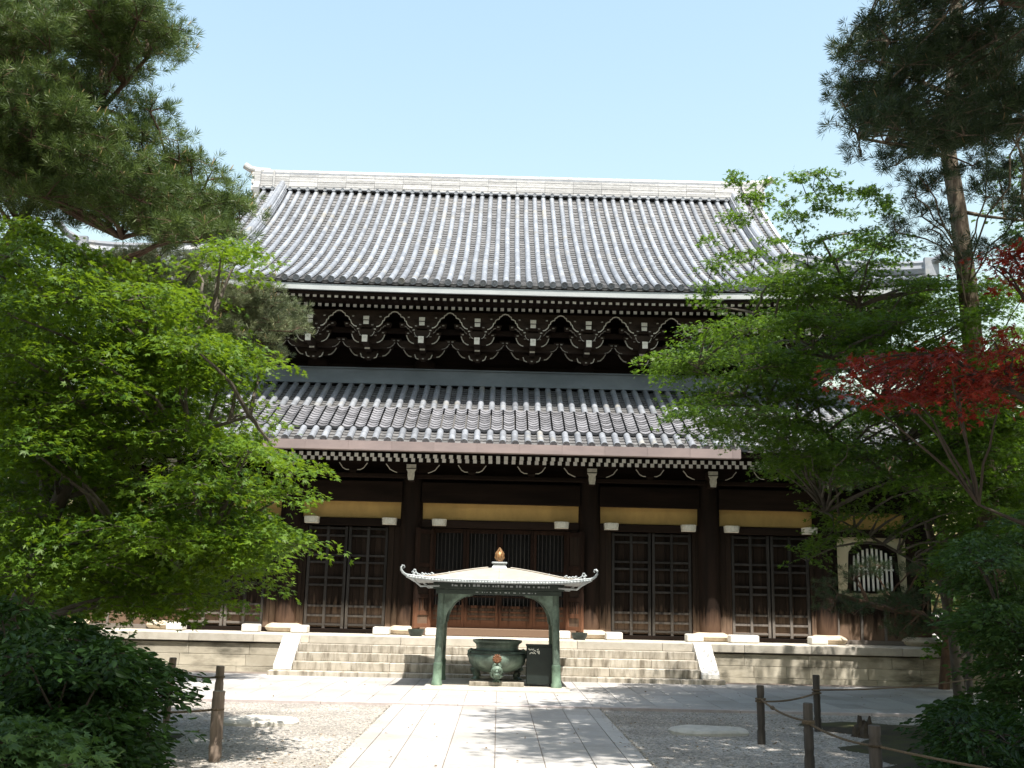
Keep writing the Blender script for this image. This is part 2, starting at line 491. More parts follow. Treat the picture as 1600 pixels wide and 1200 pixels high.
for sx in (-1, 1):
    b = MB()
    x0, x1 = sorted((sx * 4.40, sx * 4.79))
    b.prismx([(23.33, 0.137), (23.33, 0.235), (24.29, 0.86), (24.5, 0.86), (24.5, 0.137)], x0, x1)
    b.build('stair_stringer', 'whitest', plat, bevel=0.01)

# ------------------------------------------------------------------ temple
T = thing('temple_hall', 'large two-roofed wooden temple hall with grey tile roofs, white rafter ends and ochre wall panels', 'temple', (0, 26.2, PZ))
CX = [-8.0, -5.15, -2.2, 2.2, 5.15, 8.0]
YC = 26.2
# columns
def column(x, y, z1, r=0.275):
    b = MB()
    n = 14
    prof = [(r * .93, PZ + .2), (r * .99, PZ + .35), (r, PZ + .6), (r, z1 - 1), (r * .95, z1)]
    b.lathe(prof, (x, y, 0), 28)
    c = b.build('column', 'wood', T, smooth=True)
    b = MB()
    b.lathe([(0.40, PZ - .01), (0.47, PZ + .06), (0.485, PZ + .10), (0.44, PZ + .155), (0.34, PZ + .20), (0.30, PZ + .205)], (x, y, 0), 28)
    b.build('column_base', 'base', c, smooth=True)
    return c
c0 = column(-2.2, YC, 4.6)
for x in (-10.3, -8.0, -5.15, 2.2, 5.15, 8.0, 10.3):
    copy_tree(c0, T, dx=x + 2.2)
for y in (28.9, 31.8, 34.7, 37.6, 40.5):
    for x in (-10.3, 10.3):
        copy_tree(c0, T, dx=x + 2.2, dy=y - YC)

def beam(name, m, boxes, bevel=0.012, parent=T):
    b = MB()
    for q in boxes: b.box(*q)
    return b.build(name, m, parent, bevel=bevel)
# tie beams
beam('tie_beam', 'beam', [(CX[i] + .24, CX[i + 1] - .24, 26.02, 26.38, 4.02, 4.52) for i in range(5)] + [(-10.6, CX[0] - .24, 26.02, 26.38, 4.02, 4.52), (CX[5] + .24, 10.6, 26.02, 26.38, 4.02, 4.52)])
beam('wall_plate', 'beam', [(-10.7, 10.7, 25.9, 26.5, 4.6, 4.70)])
beam('frieze_board', 'beam', [(-10.5, 10.5, 26.25, 26.40, 4.71, 5.75)])
# bays: ochre panels and lintels
allx = [-10.3] + CX + [10.3]
for i in range(len(allx) - 1):
    a, c = allx[i] + .255, allx[i + 1] - .255
    beam('ochre_panel', 'yellow', [(a, c, 26.2, 26.3, 3.62, 4.025)], 0)
    beam('lintel', 'beam', [(a, c, 26.08, 26.36, 3.42, 3.605)])
# pivot blocks (white half-round wooden blocks at the lintel, white blocks on the platform)
def pivot_hi(x):
    b = MB()
    pts = [(-.18, 26.07), (-.18, 25.9)] + [(0.18 * math.cos(w), 25.9 + .11 * math.sin(w)) for w in np.linspace(math.pi, 2 * math.pi, 9)[1:-1]] + [(.18, 25.9), (.18, 26.07)]
    n = len(pts)
    v = [(x + p[0] * .93, p[1], 3.45) for p in pts] + [(x + p[0], p[1], 3.61) for p in pts]
    b.faces(v, [tuple(range(n)), tuple(range(2 * n - 1, n - 1, -1))] + [(i, i + n, (i + 1) % n + n, (i + 1) % n) for i in range(n)])
    return b.build('pivot_block', 'offwhite', T, bevel=.006)
ph = pivot_hi(-2.72)
for x in (-1.5, 1.5, 2.72, 4.62, 5.68, 7.6, -4.62, -5.68, -7.6):
    copy_tree(ph, T, dx=x + 2.72)
def pivot_lo(x, w=.195):
    b = MB()
    b.box(x - w, x + w, 25.42, 25.82, PZ, PZ + .175)
    o = b.build('pivot_stone', 'whitest', T, bevel=.03)
    return o
pl_ = pivot_lo(-2.75)
for x in (-1.52, 1.52, 2.75, 4.66, 7.6, -4.68, -5.83, -7.6):
    copy_tree(pl_, T, dx=x + 2.75)
pivot_lo(5.83, .34)
# double panelled doors of the side bays
def panel_door(x0, x1, lower):
    """one leaf, front face at 26.2"""
    b = MB()
    z0, z1 = PZ + .13, 3.40
    n = max(2, int((x1 - x0) / .16))
    for k in range(n):
        a, c = x0 + (x1 - x0) * k / n, x0 + (x1 - x0) * (k + 1) / n
        b.box(a + .002, c - .002, 26.24 + random.uniform(0, .004), 26.29, z0, z1, 0)
    st = [x0 + .04, (x0 + x1) / 2, x1 - .04]
    rails = [z0 + .06, z0 + .27, z0 + .5, z0 + 1.0, z0 + 1.18, z0 + 1.55, z0 + 1.72, z0 + 2.2, z1 - .05]
    for s_ in st:
        b.box(s_ - .033, s_ + .033, 26.165, 26.239, z0 - .03, z1, 1)
    for i, r in enumerate(rails):
        for j in range(2):
            b.box(st[j] + .034, st[j + 1] - .034, 26.178, 26.239, r - .026, r + .026, 1)
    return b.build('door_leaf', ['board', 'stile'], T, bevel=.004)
for (a, c) in ((2.75, 4.72), (-4.72, -2.75), (5.7, 7.62), (-7.62, -5.7)):
    mid = (a + c) / 2
    panel_door(a, mid - .01, 1)
    panel_door(mid + .01, c, 1)
# boards flanking the doors
for (a, c) in ((2.46, 2.74), (4.73, 4.9), (5.41, 5.69), (7.63, 7.75)):
    for sx in (-1, 1):
        x0, x1 = sorted((sx * a, sx * c))
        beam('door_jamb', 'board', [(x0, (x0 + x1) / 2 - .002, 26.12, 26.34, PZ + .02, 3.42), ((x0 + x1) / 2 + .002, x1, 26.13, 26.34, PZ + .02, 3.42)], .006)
for (a, c) in ((2.46, 4.9), (5.41, 7.75)):
    for sx in (-1, 1):
        x0, x1 = sorted((sx * a, sx * c))
        beam('door_sill', 'beam', [(x0, x1, 26.05, 26.115, PZ + .01, PZ + .10)], .01)
# centre bay
beam('threshold', 'board', [(-1.88, 1.88, 25.85, 26.4, PZ, PZ + .18)], .015)
for sx in (-1, 1):
    x0, x1 = sorted((sx * 1.66, sx * 1.92))
    beam('door_jamb', 'wood', [(x0, x1, 26.1, 26.4, PZ + .18, 3.42)], .01)
def lattice(x0, x1):
    b = MB()
    z0, z1 = PZ + .19, 3.40
    for s_ in (x0 + .035, x1 - .035):
        b.box(s_ - .035, s_ + .035, 26.2, 26.27, z0, z1, 0)
    for z, h in ((z0 + .09, .09), (z0 + .27, .025), (z0 + .38, .02), (z0 + .50, .03), (z0 + .74, .018), (z0 + 1.35, .018), (z1 - .05, .05)):
        b.box(x0 + .071, x1 - .071, 26.212, 26.262, z - h, z + h, 0)
    b.box(x0 + .071, x1 - .071, 26.24, 26.26, z0 + .181, z0 + .469, 1)
    n = 7
    for k in range(n):
        xx = x0 + .07 + (x1 - x0 - .14) * (k + .5) / n
        b.box(xx - .011, xx + .011, 26.225, 26.25, z0 + .53, z1 - .1, 2)
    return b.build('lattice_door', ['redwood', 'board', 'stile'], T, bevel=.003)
ed = [-1.655, -.83, 0, .83, 1.655]
for i in range(4):
    lattice(ed[i] + .004, ed[i + 1] - .004)
for sx in (-1, 1):   # leaves folded open, seen nearly edge on
    b = MB()
    W_ = .52
    for x0, x1 in ((0, .09), (W_ - .09, W_)):
        b.box(x0, x1, -.04, .04, 1.0, 3.38, 0)
    for z in (1.06, 1.36, 1.75, 2.5, 3.3):
        b.box(.091, W_ - .091, -.035, .035, z - .05, z + .05, 0)
    b.box(.09, W_ - .09, -.012, .012, 1.02, 3.36, 1)
    for k in range(5):
        xx = .12 + k * .07
        b.box(xx - .01, xx + .01, -.028, .028, 1.4, 1.7, 0)
    ca, sa = math.cos(R(46)), -math.sin(R(46))
    b.v = [(sx * (1.66 + v[0] * ca - v[1] * sa), 26.12 + v[0] * sa + v[1] * ca, v[2]) for v in b.v]
    if sx < 0: b.f = [tuple(reversed(f)) for f in b.f]
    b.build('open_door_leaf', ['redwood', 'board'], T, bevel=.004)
    b = MB()
    b.lathe([(.13, PZ), (.17, PZ + .06), (.19, PZ + .13), (.19, PZ + .155)], (sx * 1.9, 25.15, 0), 20)
    b.build('door_stop', 'bronzedk', T, smooth=True)
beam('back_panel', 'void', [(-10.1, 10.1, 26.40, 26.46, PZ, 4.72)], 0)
# outer bays: plastered wall with a bell-shaped window on boards
def bell(cx, w, z0, z1, grow=0.0):
    h = z1 - z0
    half = [(w * .5 + .06, 0), (w * .5 + .02, .12), (w * .5 - .01, .45), (w * .5 - .02, .68), (w * .47, .80), (w * .38, .90), (w * .24, .95), (w * .1, .97), (0, 1.0)]
    pts = [(cx + (x + grow), z0 + (h + grow) * z - (grow if z == 0 else 0)) for x, z in half]
    return pts + [(2 * cx - x, z) for x, z in reversed(pts[:-1])]
def ring(b, outer, inner, y0, y1, m):
    n = len(outer)
    v = [(p[0], y0, p[1]) for p in outer] + [(p[0], y0, p[1]) for p in inner] + [(p[0], y1, p[1]) for p in outer] + [(p[0], y1, p[1]) for p in inner]
    fs = []
    for i in range(n):
        j = (i + 1) % n
        fs += [(i, j, n + j, n + i), (i, 2 * n + i, 2 * n + j, j), (n + i, n + j, 3 * n + j, 3 * n + i)]
    b.faces(v, fs, m)
for sx in (-1, 1):
    cx = sx * 9.2
    x0, x1 = sorted((sx * 8.28, sx * 10.02))
    z0, z1 = 1.98, 3.42
    hole = bell(cx, 1.24, 2.06, 3.32)
    b = MB()
    # plaster with the opening: strips from the hole outline to the frame of the bay
    n = len(hole)
    def toframe(p):
        dx, dz = p[0] - cx, p[1] - 2.6
        k = min((.869 / abs(dx)) if abs(dx) > 1e-6 else 9e9, ((z1 - 2.6) if dz > 0 else (2.6 - z0)) / abs(dz) if abs(dz) > 1e-6 else 9e9)
        return (cx + dx * k, 2.6 + dz * k)
    for i in range(n):
        j = (i + 1) % n
        a, c = hole[i], hole[j]
        fa, fc = toframe(a), toframe(c)
        b.face([(fa[0], 26.2, fa[1]), (fc[0], 26.2, fc[1]), (c[0], 26.2, c[1]), (a[0], 26.2, a[1])], 0, .5)
        if abs(fa[0] - fc[0]) > 1e-4 and abs(fa[1] - fc[1]) > 1e-4:
            k = (fa[0] if abs(abs(fa[0] - cx) - .869) < 1e-3 else fc[0], fa[1] if abs(abs(fa[0] - cx) - .869) > 1e-3 else fc[1])
            b.face([(fa[0], 26.2, fa[1]), (k[0], 26.2, k[1]), (fc[0], 26.2, fc[1])], 0, .5)
    b.build('plaster_wall', 'cream', T)
    b = MB()
    ring(b, bell(cx, 1.24, 2.06, 3.32, .0), bell(cx, 1.06, 2.12, 3.2), 26.13, 26.30, 0)
    w_ = b.build('bell_window', 'wood', T)
    b = MB()
    for k in range(9):
        xx = cx - .46 + k * .115
        b.box(xx - .022, xx + .022, 26.2, 26.24, 2.1, 3.16 - .22 * (abs(xx - cx) / .5) ** 2)
    b.box(cx - .53, cx + .53, 26.21, 26.23, 2.62, 2.66)
    b.build('window_bars', 'white', w_)
    b = MB()
    k = x0
    while k < x1 - .05:
        e = min(k + .29, x1)
        b.box(k + .002, e - .002, 26.2 + random.uniform(0, .006), 26.3, PZ + .1, 1.84, 0)
        k = e
    for xx in (x0, x0 + .58, x0 + 1.16, x1):
        b.box(xx - .03, xx + .03, 26.15, 26.195, PZ + .1, 1.84, 1)
    b.box(x0 - .02, x1 + .02, 26.1, 26.3, PZ, PZ + .099, 1)
    b.box(x0 - .02, x1 + .02, 26.12, 26.3, 1.845, 1.975, 1)
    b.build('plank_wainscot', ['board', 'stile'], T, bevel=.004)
# side and rear walls
b = MB()
for sx in (-1, 1):
    x0, x1 = sorted((sx * 10.22, sx * 10.32))
    b.box(x0, x1, 26.45, 42.7, PZ, 5.7)
b.box(-10.3, 10.3, 42.7, 42.8, PZ, 5.7)
b.build('outer_wall', 'board', T)
b = MB()
b.box(-8.05, 8.05, 28.6, 40.4, 5.0, 9.9)
b.build('upper_wall', 'beam', T)
for x in CX:
    b = MB()
    b.lathe([(.3, 7.9), (.3, 8.05), (.27, 8.12), (.1, 8.16)], (x, 28.52, 0), 20)
    b.build('column_head', 'wood', T, smooth=True)
beam('upper_tie_beam', 'beam', [(-8.5, 8.5, 28.42, 28.62, 7.87, 8.0)])
# bracket sets under the upper roof
def arm(b, curve, ztop, y, th=.13, rib=.015, ribm=None):
    """arm reaching to +x and -x whose lower edge follows curve, edged in white"""
    for s in (-1, 1):
        c = [(s * p[0], p[1]) for p in curve]
        poly = [(0, ztop), (0, curve[0][1])] + c + [(c[-1][0], ztop)]
        if s > 0: poly = poly[::-1]
        b.prism(poly[::-1] if s > 0 else poly, y, y + th, 0, .5)
        b.tube([(p[0], y - .004, p[1] + .006) for p in c], rib, 5, ribm or 1, .5)
def bearing(b, x, y, z, w=.085, h=.1):
    b.hexa([(x - w * .7, y, z), (x + w * .7, y, z), (x + w * .7, y + .16, z), (x - w * .7, y + .16, z), (x - w, y - .02, z + h), (x + w, y - .02, z + h), (x + w, y + .18, z + h), (x - w, y + .18, z + h)], 0, .6)
def nose(b, x, w, y, z0, z1, depth=.9):
    b.box(x - w, x + w, y, y + depth, z0, z1, 0, .5)
    b.box(x - w + .004, x + w - .004, y - .012, y - .001, z0 + .004, z1 - .004, 1, .5)
b = MB()
arm(b, [(.26, 8.70), (.33, 8.72), (.40, 8.79), (.43, 8.88), (.455, 8.875), (.475, 8.95), (.53, 8.985), (.57, 8.99), (.585, 9.05), (.63, 9.07), (.66, 9.11), (.735, 9.13)], 9.15, 27.0)
arm(b, [(.24, 8.37), (.30, 8.39), (.37, 8.44), (.42, 8.53), (.445, 8.62)], 8.66, 27.42)
arm(b, [(.13, 8.03), (.20, 8.06), (.235, 8.16)], 8.24, 27.8)
arm(b, [(.34, 8.14), (.42, 8.16), (.50, 8.24), (.56, 8.34)], 8.4, 28.0, rib=.016)
arm(b, [(.20, 8.60), (.27, 8.615), (.33, 8.66), (.37, 8.735), (.40, 8.73), (.43, 8.78), (.50, 8.80)], 8.86, 27.22, rib=.011, ribm=3)
arm(b, [(.10, 8.46), (.15, 8.475), (.19, 8.53), (.21, 8.6)], 8.66, 27.05, th=.1, rib=.011, ribm=3)
arm(b, [(.50, 8.28), (.58, 8.295), (.65, 8.35), (.70, 8.43)], 8.5, 27.62, rib=.011, ribm=3)
for dx, y, z in ((-.55, 27.2, 8.78), (.55, 27.2, 8.78), (-.22, 27.03, 8.60), (.22, 27.03, 8.60), (-.68, 27.6, 8.44), (.68, 27.6, 8.44), (-.36, 26.98, 8.93), (.36, 26.98, 8.93), (-.16, 26.98, 8.70), (.16, 26.98, 8.70), (-.4, 27.4, 8.6), (.4, 27.4, 8.6), (-.2, 27.4, 8.52), (.2, 27.4, 8.52), (-.55, 27.98, 8.36), (.55, 27.98, 8.36), (0, 27.7, 7.98)):
    bearing(b, dx, y, z)
    b.box(dx - .028, dx + .028, y - .03, y - .021, z + .03, z + .06, 3, .5)
nose(b, 0, .075, 26.88, 8.74, 8.845)
nose(b, 0, .08, 26.87, 8.86, 8.965)
nose(b, 0, .075, 26.75, 8.23, 8.42, 1.4)
nose(b, 0, .072, 27.36, 8.18, 8.355, .6)
b.prismx([(27.9, 8.3), (27.2, 8.52), (27.2, 8.68), (28.4, 8.3)], -.06, .06, 0)
br0 = b.build('bracket_set', ['bracket', 'offwhite', 'stile', 'worn'], T, origin=(0, 26.2, PZ))
br0.location.x = -.735
for x in (-8.0, -6.6, -5.15, -3.67, -2.2, .735, 2.2, 3.67, 5.15, 6.6, 8.0):
    copy_tree(br0, T, dx=x + .735)
beam('bracket_purlin', 'beam', [(-9.6, 9.6, 27.14, 27.3, 9.15, 9.25), (-8.8, 8.8, 27.46, 27.6, 8.67, 8.8), (-8.5, 8.5, 28.02, 28.2, 8.42, 8.55)])
# lower bracket frieze
b = MB()
arm(b, [(.10, 4.77), (.18, 4.775), (.26, 4.82), (.30, 4.88), (.345, 4.94)], 5.02, 25.92, th=.16, rib=.012)
bearing(b, 0, 25.9, 4.70, .1, .07)
lb0 = b.build('frieze_bracket', ['beam', 'offwhite'], T)
lb0.location.x = -.735
for x in (-6.6, -3.67, .735, 3.67, 6.6, 9.1, -9.1):
    copy_tree(lb0, T, dx=x + .735)
b = MB()
arm(b, [(.38, 4.72), (.45, 4.745), (.56, 4.80), (.60, 4.86), (.66, 4.93)], 5.02, 25.9, th=.18, rib=.012)
b.prism([(-.07, 4.50), (.07, 4.50), (.09, 4.62), (.085, 4.70), (.12, 4.76), (.12, 4.89), (-.12, 4.89), (-.12, 4.76), (-.085, 4.70), (-.09, 4.62)], 25.5, 25.95, 0, .5)
b.prism([(-.066, 4.504), (.066, 4.504), (.086, 4.62), (.081, 4.70), (.116, 4.764), (.116, 4.886), (-.116, 4.886), (-.116, 4.764), (-.081, 4.70), (-.086, 4.62)], 25.488, 25.499, 1, .5)
b.box(-.125, .125, 25.47, 25.487, 4.775, 4.79, 0)
cb0 = b.build('column_bracket', ['beam', 'offwhite'], T)
cb0.location.x = -2.2
for x in (-8.0, -5.15, 2.2, 5.15, 8.0):
    copy_tree(cb0, T, dx=x + 2.2)
beam('frieze_purlin', 'beam', [(-11.4, 11.4, 25.72, 25.9, 5.03, 5.15)])

# ---- roofs
def zup(s): return 9.66 + .46 * s + .0270 * s * s
def liftup(u, c=11.2, k=.5): return k * min(1.2, abs(u) / c) ** 4
def f_up(u, s): return np.array((u, 26.0 + s, zup(s) + liftup(u) * max(0, 1 - s / 6) ** 2))
def f_up_side(sx):
    return lambda u, s: np.array((sx * (11.2 - s), 34.5 + sx * u, zup(s) + liftup(u, 8.5) * max(0, 1 - s / 6) ** 2))
def zlo(s): return 5.30 + .5325 * s
def f_lo(u, s): return np.array((u, 24.5 + s, zlo(s) + liftup(u, 12.3, .35) * max(0, 1 - s / 4.2) ** 2))
def f_lo_side(sx):
    return lambda u, s: np.array((sx * (12.3 - s), 34.5 + sx * u, zlo(s) + liftup(u, 10.0, .35) * max(0, 1 - s / 4.2) ** 2))

def slope(b, f, us, srange, r=.078, zone=None, fine=True):
    """a field of round and hollow tiles: us = roll positions, srange(u) -> (s0, s1)"""
    e = 1e-3
    sp = us[1] - us[0]
    def frame(u, s):
        p = f(u, s)
        du = f(u + e, s) - f(u - e, s)
        ds = f(u, s + e) - f(u, s - e)
        du /= np.linalg.norm(du); ds /= np.linalg.norm(ds)
        n = np.cross(du, ds)
        n /= np.linalg.norm(n)
        if n[2] < 0: n = -n
        return p, du, ds, n
    NS = 7
    for u in us:
        s0, s1 = srange(u)
        if s1 - s0 < .3: continue
        roff = random.uniform(-.3, .3)
        ph, am = random.random() * 6.28, random.uniform(.003, .011)
        segs = [(s0, s1)] if not zone else [(s0, zone[0]), (zone[1], s1)]
        for a, c in segs:
            if c - a < .1: continue
            if zone and a == zone[1] : c = s1
            n = max(1, int(round((c - a) / .36)))
            vs, fs, tn = [], [], []
            for k in range(n):
                tone = min(1, max(0, .5 + roff + random.gauss(0, .22)))
                for q, rr in ((a + (c - a) * k / n, r * 1.015), (a + (c - a) * (k + 1) / n + .012, r * .985)):
                    p, du, ds, nn = frame(u + am * math.sin(q * 1.3 + ph), q)
                    for i in range(NS):
                        w = math.pi * i / (NS - 1)
                        vs.append(p + du * (rr * math.cos(w)) + nn * (rr * math.sin(w) + .012))
                base = 2 * k * NS
                for i in range(NS - 1):
                    fs.append((base + i, base + i + 1, base + NS + i + 1, base + NS + i)); tn.append(tone)
                fs.append(tuple(base + i for i in range(NS - 1, -1, -1))); tn.append(tone)
            nb = len(b.v)
            b.v.extend([tuple(v) for v in vs])
            for q, t_ in zip(fs, tn):
                b.f.append(tuple(nb + i for i in q)); b.m.append(0); b.t.append(t_)
            if zone and a == zone[1]:   # rounded nose where the roll starts again
                p, du, ds, nn = frame(u, a)
        # eave disc
        p, du, ds, nn = frame(u, s0)
        n = 14
        vs, fs = [], []
        cc = p - ds * .03 + nn * .02
        for rr, off in ((.085, .06), (.088, 0.0), (.066, 0.0), (.062, .014), (.03, .014), (.026, .004)):
            for k in range(n):
                w = 2 * math.pi * k / n
                vs.append(cc + ds * off + du * (rr * math.cos(w)) + nn * (rr * math.sin(w)))
        for i in range(5):
            for k in range(n):
                fs.append((i * n + k, i * n + (k + 1) % n, (i + 1) * n + (k + 1) % n, (i + 1) * n + k))
        fs.append(tuple(5 * n + k for k in range(n)))
        b.faces(vs, fs, 0)
    cross = [0, .25, .5, .75, 1.0]
    def pans(u0, u1, a, c, raise_, sag, course, lip, mi):
        n = max(1, int(round((c - a) / course)))
        for k in range(n):
            q0, q1 = a + (c - a) * k / n, a + (c - a) * (k + 1) / n
            row0, row1, rowb = [], [], []
            for i, cr in enumerate(cross):
                u = u0 + (u1 - u0) * cr
                d = -sag * 4 * cr * (1 - cr) + raise_
                p, du, ds, nn = frame(u, q0)
                row0.append(p + nn * (d + lip)); rowb.append(p + nn * (d - (0.0 if k else .05)))
                p, du, ds, nn = frame(u, q1)
                row1.append(p + nn * d)
            m_ = len(cross)
            fs = [(i, i + 1, m_ + i + 1, m_ + i) for i in range(m_ - 1)] + [(2 * m_ + i, 2 * m_ + i + 1, i + 1, i) for i in range(m_ - 1)]
            b.faces(row0 + row1 + rowb, fs, mi)
    for i in range(len(us) - 1):
        u0, u1 = us[i], us[i + 1]
        ra, rb = srange(u0), srange(u1)
        s0, s1 = max(ra[0], rb[0]), min(ra[1], rb[1])
        if (ra[1] - ra[0] < .3) and (rb[1] - rb[0] < .3): continue
        s1 = max(ra[1], rb[1]) if not zone else s1
        if s1 - s0 < .1: continue
        if zone:
            pans(u0, u1, s0, zone[0] + .06, .0, .035, .17, .018, 1)
            pans(u0 + .022, u1 - .022, zone[0], min(zone[1], s1), .10, .045, .15, .02, 2)
            if s1 > zone[1]: pans(u0, u1, zone[1], s1, 0, .035, .17, .018, 1)
        else:
            pans(u0, u1, s0, s1, 0, .035, .2 if fine else .5, .02, 1)

def us_for(half, sp=.30):
    n = int(half / sp)
    return [k * sp for k in range(-n, n + 1)]
up = MB()
slope(up, f_up, us_for(11.0), lambda u: (0, 8.35 if abs(u) < 8.65 else max(0.0, 11.2 - abs(u))))
roof_u = up.build('upper_roof', ['roll', 'pan', 'panl'], T, smooth=True)
b = MB()
for sx in (-1, 1):
    slope(b, f_up_side(sx), us_for(8.3), lambda u: (0, max(0.0, min(2.9, 8.5 - abs(u)))), fine=False)
b.build('upper_side_roof', ['roll', 'pan', 'panl'], roof_u, smooth=True)
# plain rear slope and underlay
b = MB()
S = np.linspace(0, 8.5, 12)
for q in range(11):
    for sgn in (0, 1):
        for xx in range(-6, 6):
            def P(xf, s):
                lim = 11.15 - s if s < 2.5 else 8.6
                u = xf / 6 * lim
                p = f_up(u, s)
                if sgn: p = np.array((p[0], 69.0 - p[1], p[2]))
                return p - np.array((0, 0, .09 if not sgn else -.02))
            b.face([P(xx, S[q]), P(xx + 1, S[q]), P(xx + 1, S[q + 1]), P(xx, S[q + 1])], 0)
b.build('roof_boarding', 'pan', roof_u)
# eave boards following the corner lift
def eave_strip(b, f, half, n, s0, s1, z0, z1, m=0):
    for k in range(n):
        ua, ub = -half + 2 * half * k / n, -half + 2 * half * (k + 1) / n
        ps = []
        for zz in (z0, z1):
            for (u, s) in ((ua, s0), (ub, s0), (ub, s1), (ua, s1)):
                p = f(u, 0.0)
                q = f(u, s)
                ps.append((q[0], q[1], p[2] + zz))
        b.hexa(ps, m, .5)
b = MB()
eave_strip(b, f_up, 11.15, 40, .03, .10, -.27, -.115)
for sx in (-1, 1):
    eave_strip(b, f_up_side(sx), 8.45, 24, .03, .10, -.27, -.115)
b.build('eave_fascia', 'fascia', roof_u)
b = MB()
eave_strip(b, f_up, 11.1, 40, .05, .5, -.115, -.06)
eave_strip(b, f_up, 10.9, 40, .12, 2.6, -.33, -.29)
for sx in (-1, 1):
    eave_strip(b, f_up_side(sx), 8.4, 24, .05, 3.1, -.30, -.26)
b.build('soffit', 'beam', roof_u)
# rafters
def rafter(name, y0, y1, z, kind=None):
    b = MB()
    h = .047
    b.hexa([(-h, y0, z - .094), (h, y0, z - .094), (h, y1, z + .10), (-h, y1, z + .10), (-h, y0, z), (h, y0, z), (h, y1, z + .185), (-h, y1, z + .185)], 0, .5)
    b.box(-h + .001, h - .001, y0 - .008, y0 - .0005, z - .093, z - .001, 1, .5)
    return b
def zoff(f, u): return f(u, 0.0)[2] - f(0, 0.0)[2]
kinds = [('up1', f_up, 26.3, 27.9, 9.36, 10.4), ('up2', f_up, 27.1, 28.6, 9.34, 9.9), ('lo1', f_lo, 24.85, 26.2, 5.05, 11.6), ('lo2', f_lo, 25.35, 26.4, 5.02, 11.2)]
stuff = MB()
for key, f, y0, y1, z, half in kinds:
    src = None
    n = int(half / .187)
    for k in range(-n, n + 1):
        u = (k + .5) * .187
        d = zoff(f, u)
        own = (key == 'lo1' and abs(u) < 6.2) or (key == 'up1' and abs(u) < 3.1)
        rb = rafter('rafter', y0, y1, z)
        if own:
            if src is None:
                src = rb.build('rafter', ['beam', 'white'], T, origin=(0, 26.2, PZ))
                src.location = (u, 0, d)
            else:
                c = src.copy(); COL.objects.link(c); c.parent = T; c.location = (u, 0, d)
        else:
            nb = len(stuff.v)
            stuff.v.extend([(v[0] + u, v[1], v[2] + d) for v in rb.v])
            stuff.f.extend([tuple(nb + i for i in q) for q in rb.f]); stuff.m.extend(rb.m); stuff.t.extend(rb.t)
tag(stuff.build('rafter_rows', ['beam', 'white'], T), kind='stuff')
beam('rafter_board', 'beam', [(-10.3, 10.3, 27.0, 27.08, 9.42, 9.47), (-11, 11, 25.28, 25.34, 5.04, 5.1)])
# main ridge
b = MB()
zz = 15.40
rows = 7
x_ = -8.55
for r_ in range(rows):
    hh = .092
    w = .31 - .012 * r_ + (.012 if r_ % 2 else 0)
    x = -8.55
    while x < 8.55:
        e = min(x + .98, 8.55)
        b.box(x + .005, e - .005, 34.5 - w, 34.5 + w, zz, zz + hh - .016)
        x = e
    zz += hh
for k in range(int(17.1 / .33)):
    x = -8.5 + k * .33
    b.tube([(x, 34.5, zz + .0), (x + .32, 34.5, zz + .0)], [.15, .145], 10)
ridge = b.build('ridge', 'ridge', roof_u)
b = MB()
for k in range(int(16.8 / .30) + 1):
    x = -8.4 + k * .30
    for y in (34.08,):
        n = 12
        vs, fs = [], []
        for rr, off in ((.07, .3), (.07, 0), (.05, 0), (.048, .012)):
            for q in range(n):
                w = 2 * math.pi * q / n
                vs.append((x + rr * math.cos(w), y + off, 15.36 + rr * math.sin(w)))
        for i in range(3):
            for q in range(n):
                fs.append((i * n + q, i * n + (q + 1) % n, (i + 1) * n + (q + 1) % n, (i + 1) * n + q))
        fs.append(tuple(3 * n + q for q in range(n)))
        b.faces(vs, fs)
b.box(-8.55, 8.55, 34.12, 34.9, 15.36, 15.40)
b.box(-8.54, 8.54, 34.25, 34.75, 15.401, 16.0)
b.build('ridge_discs', 'roll', ridge)
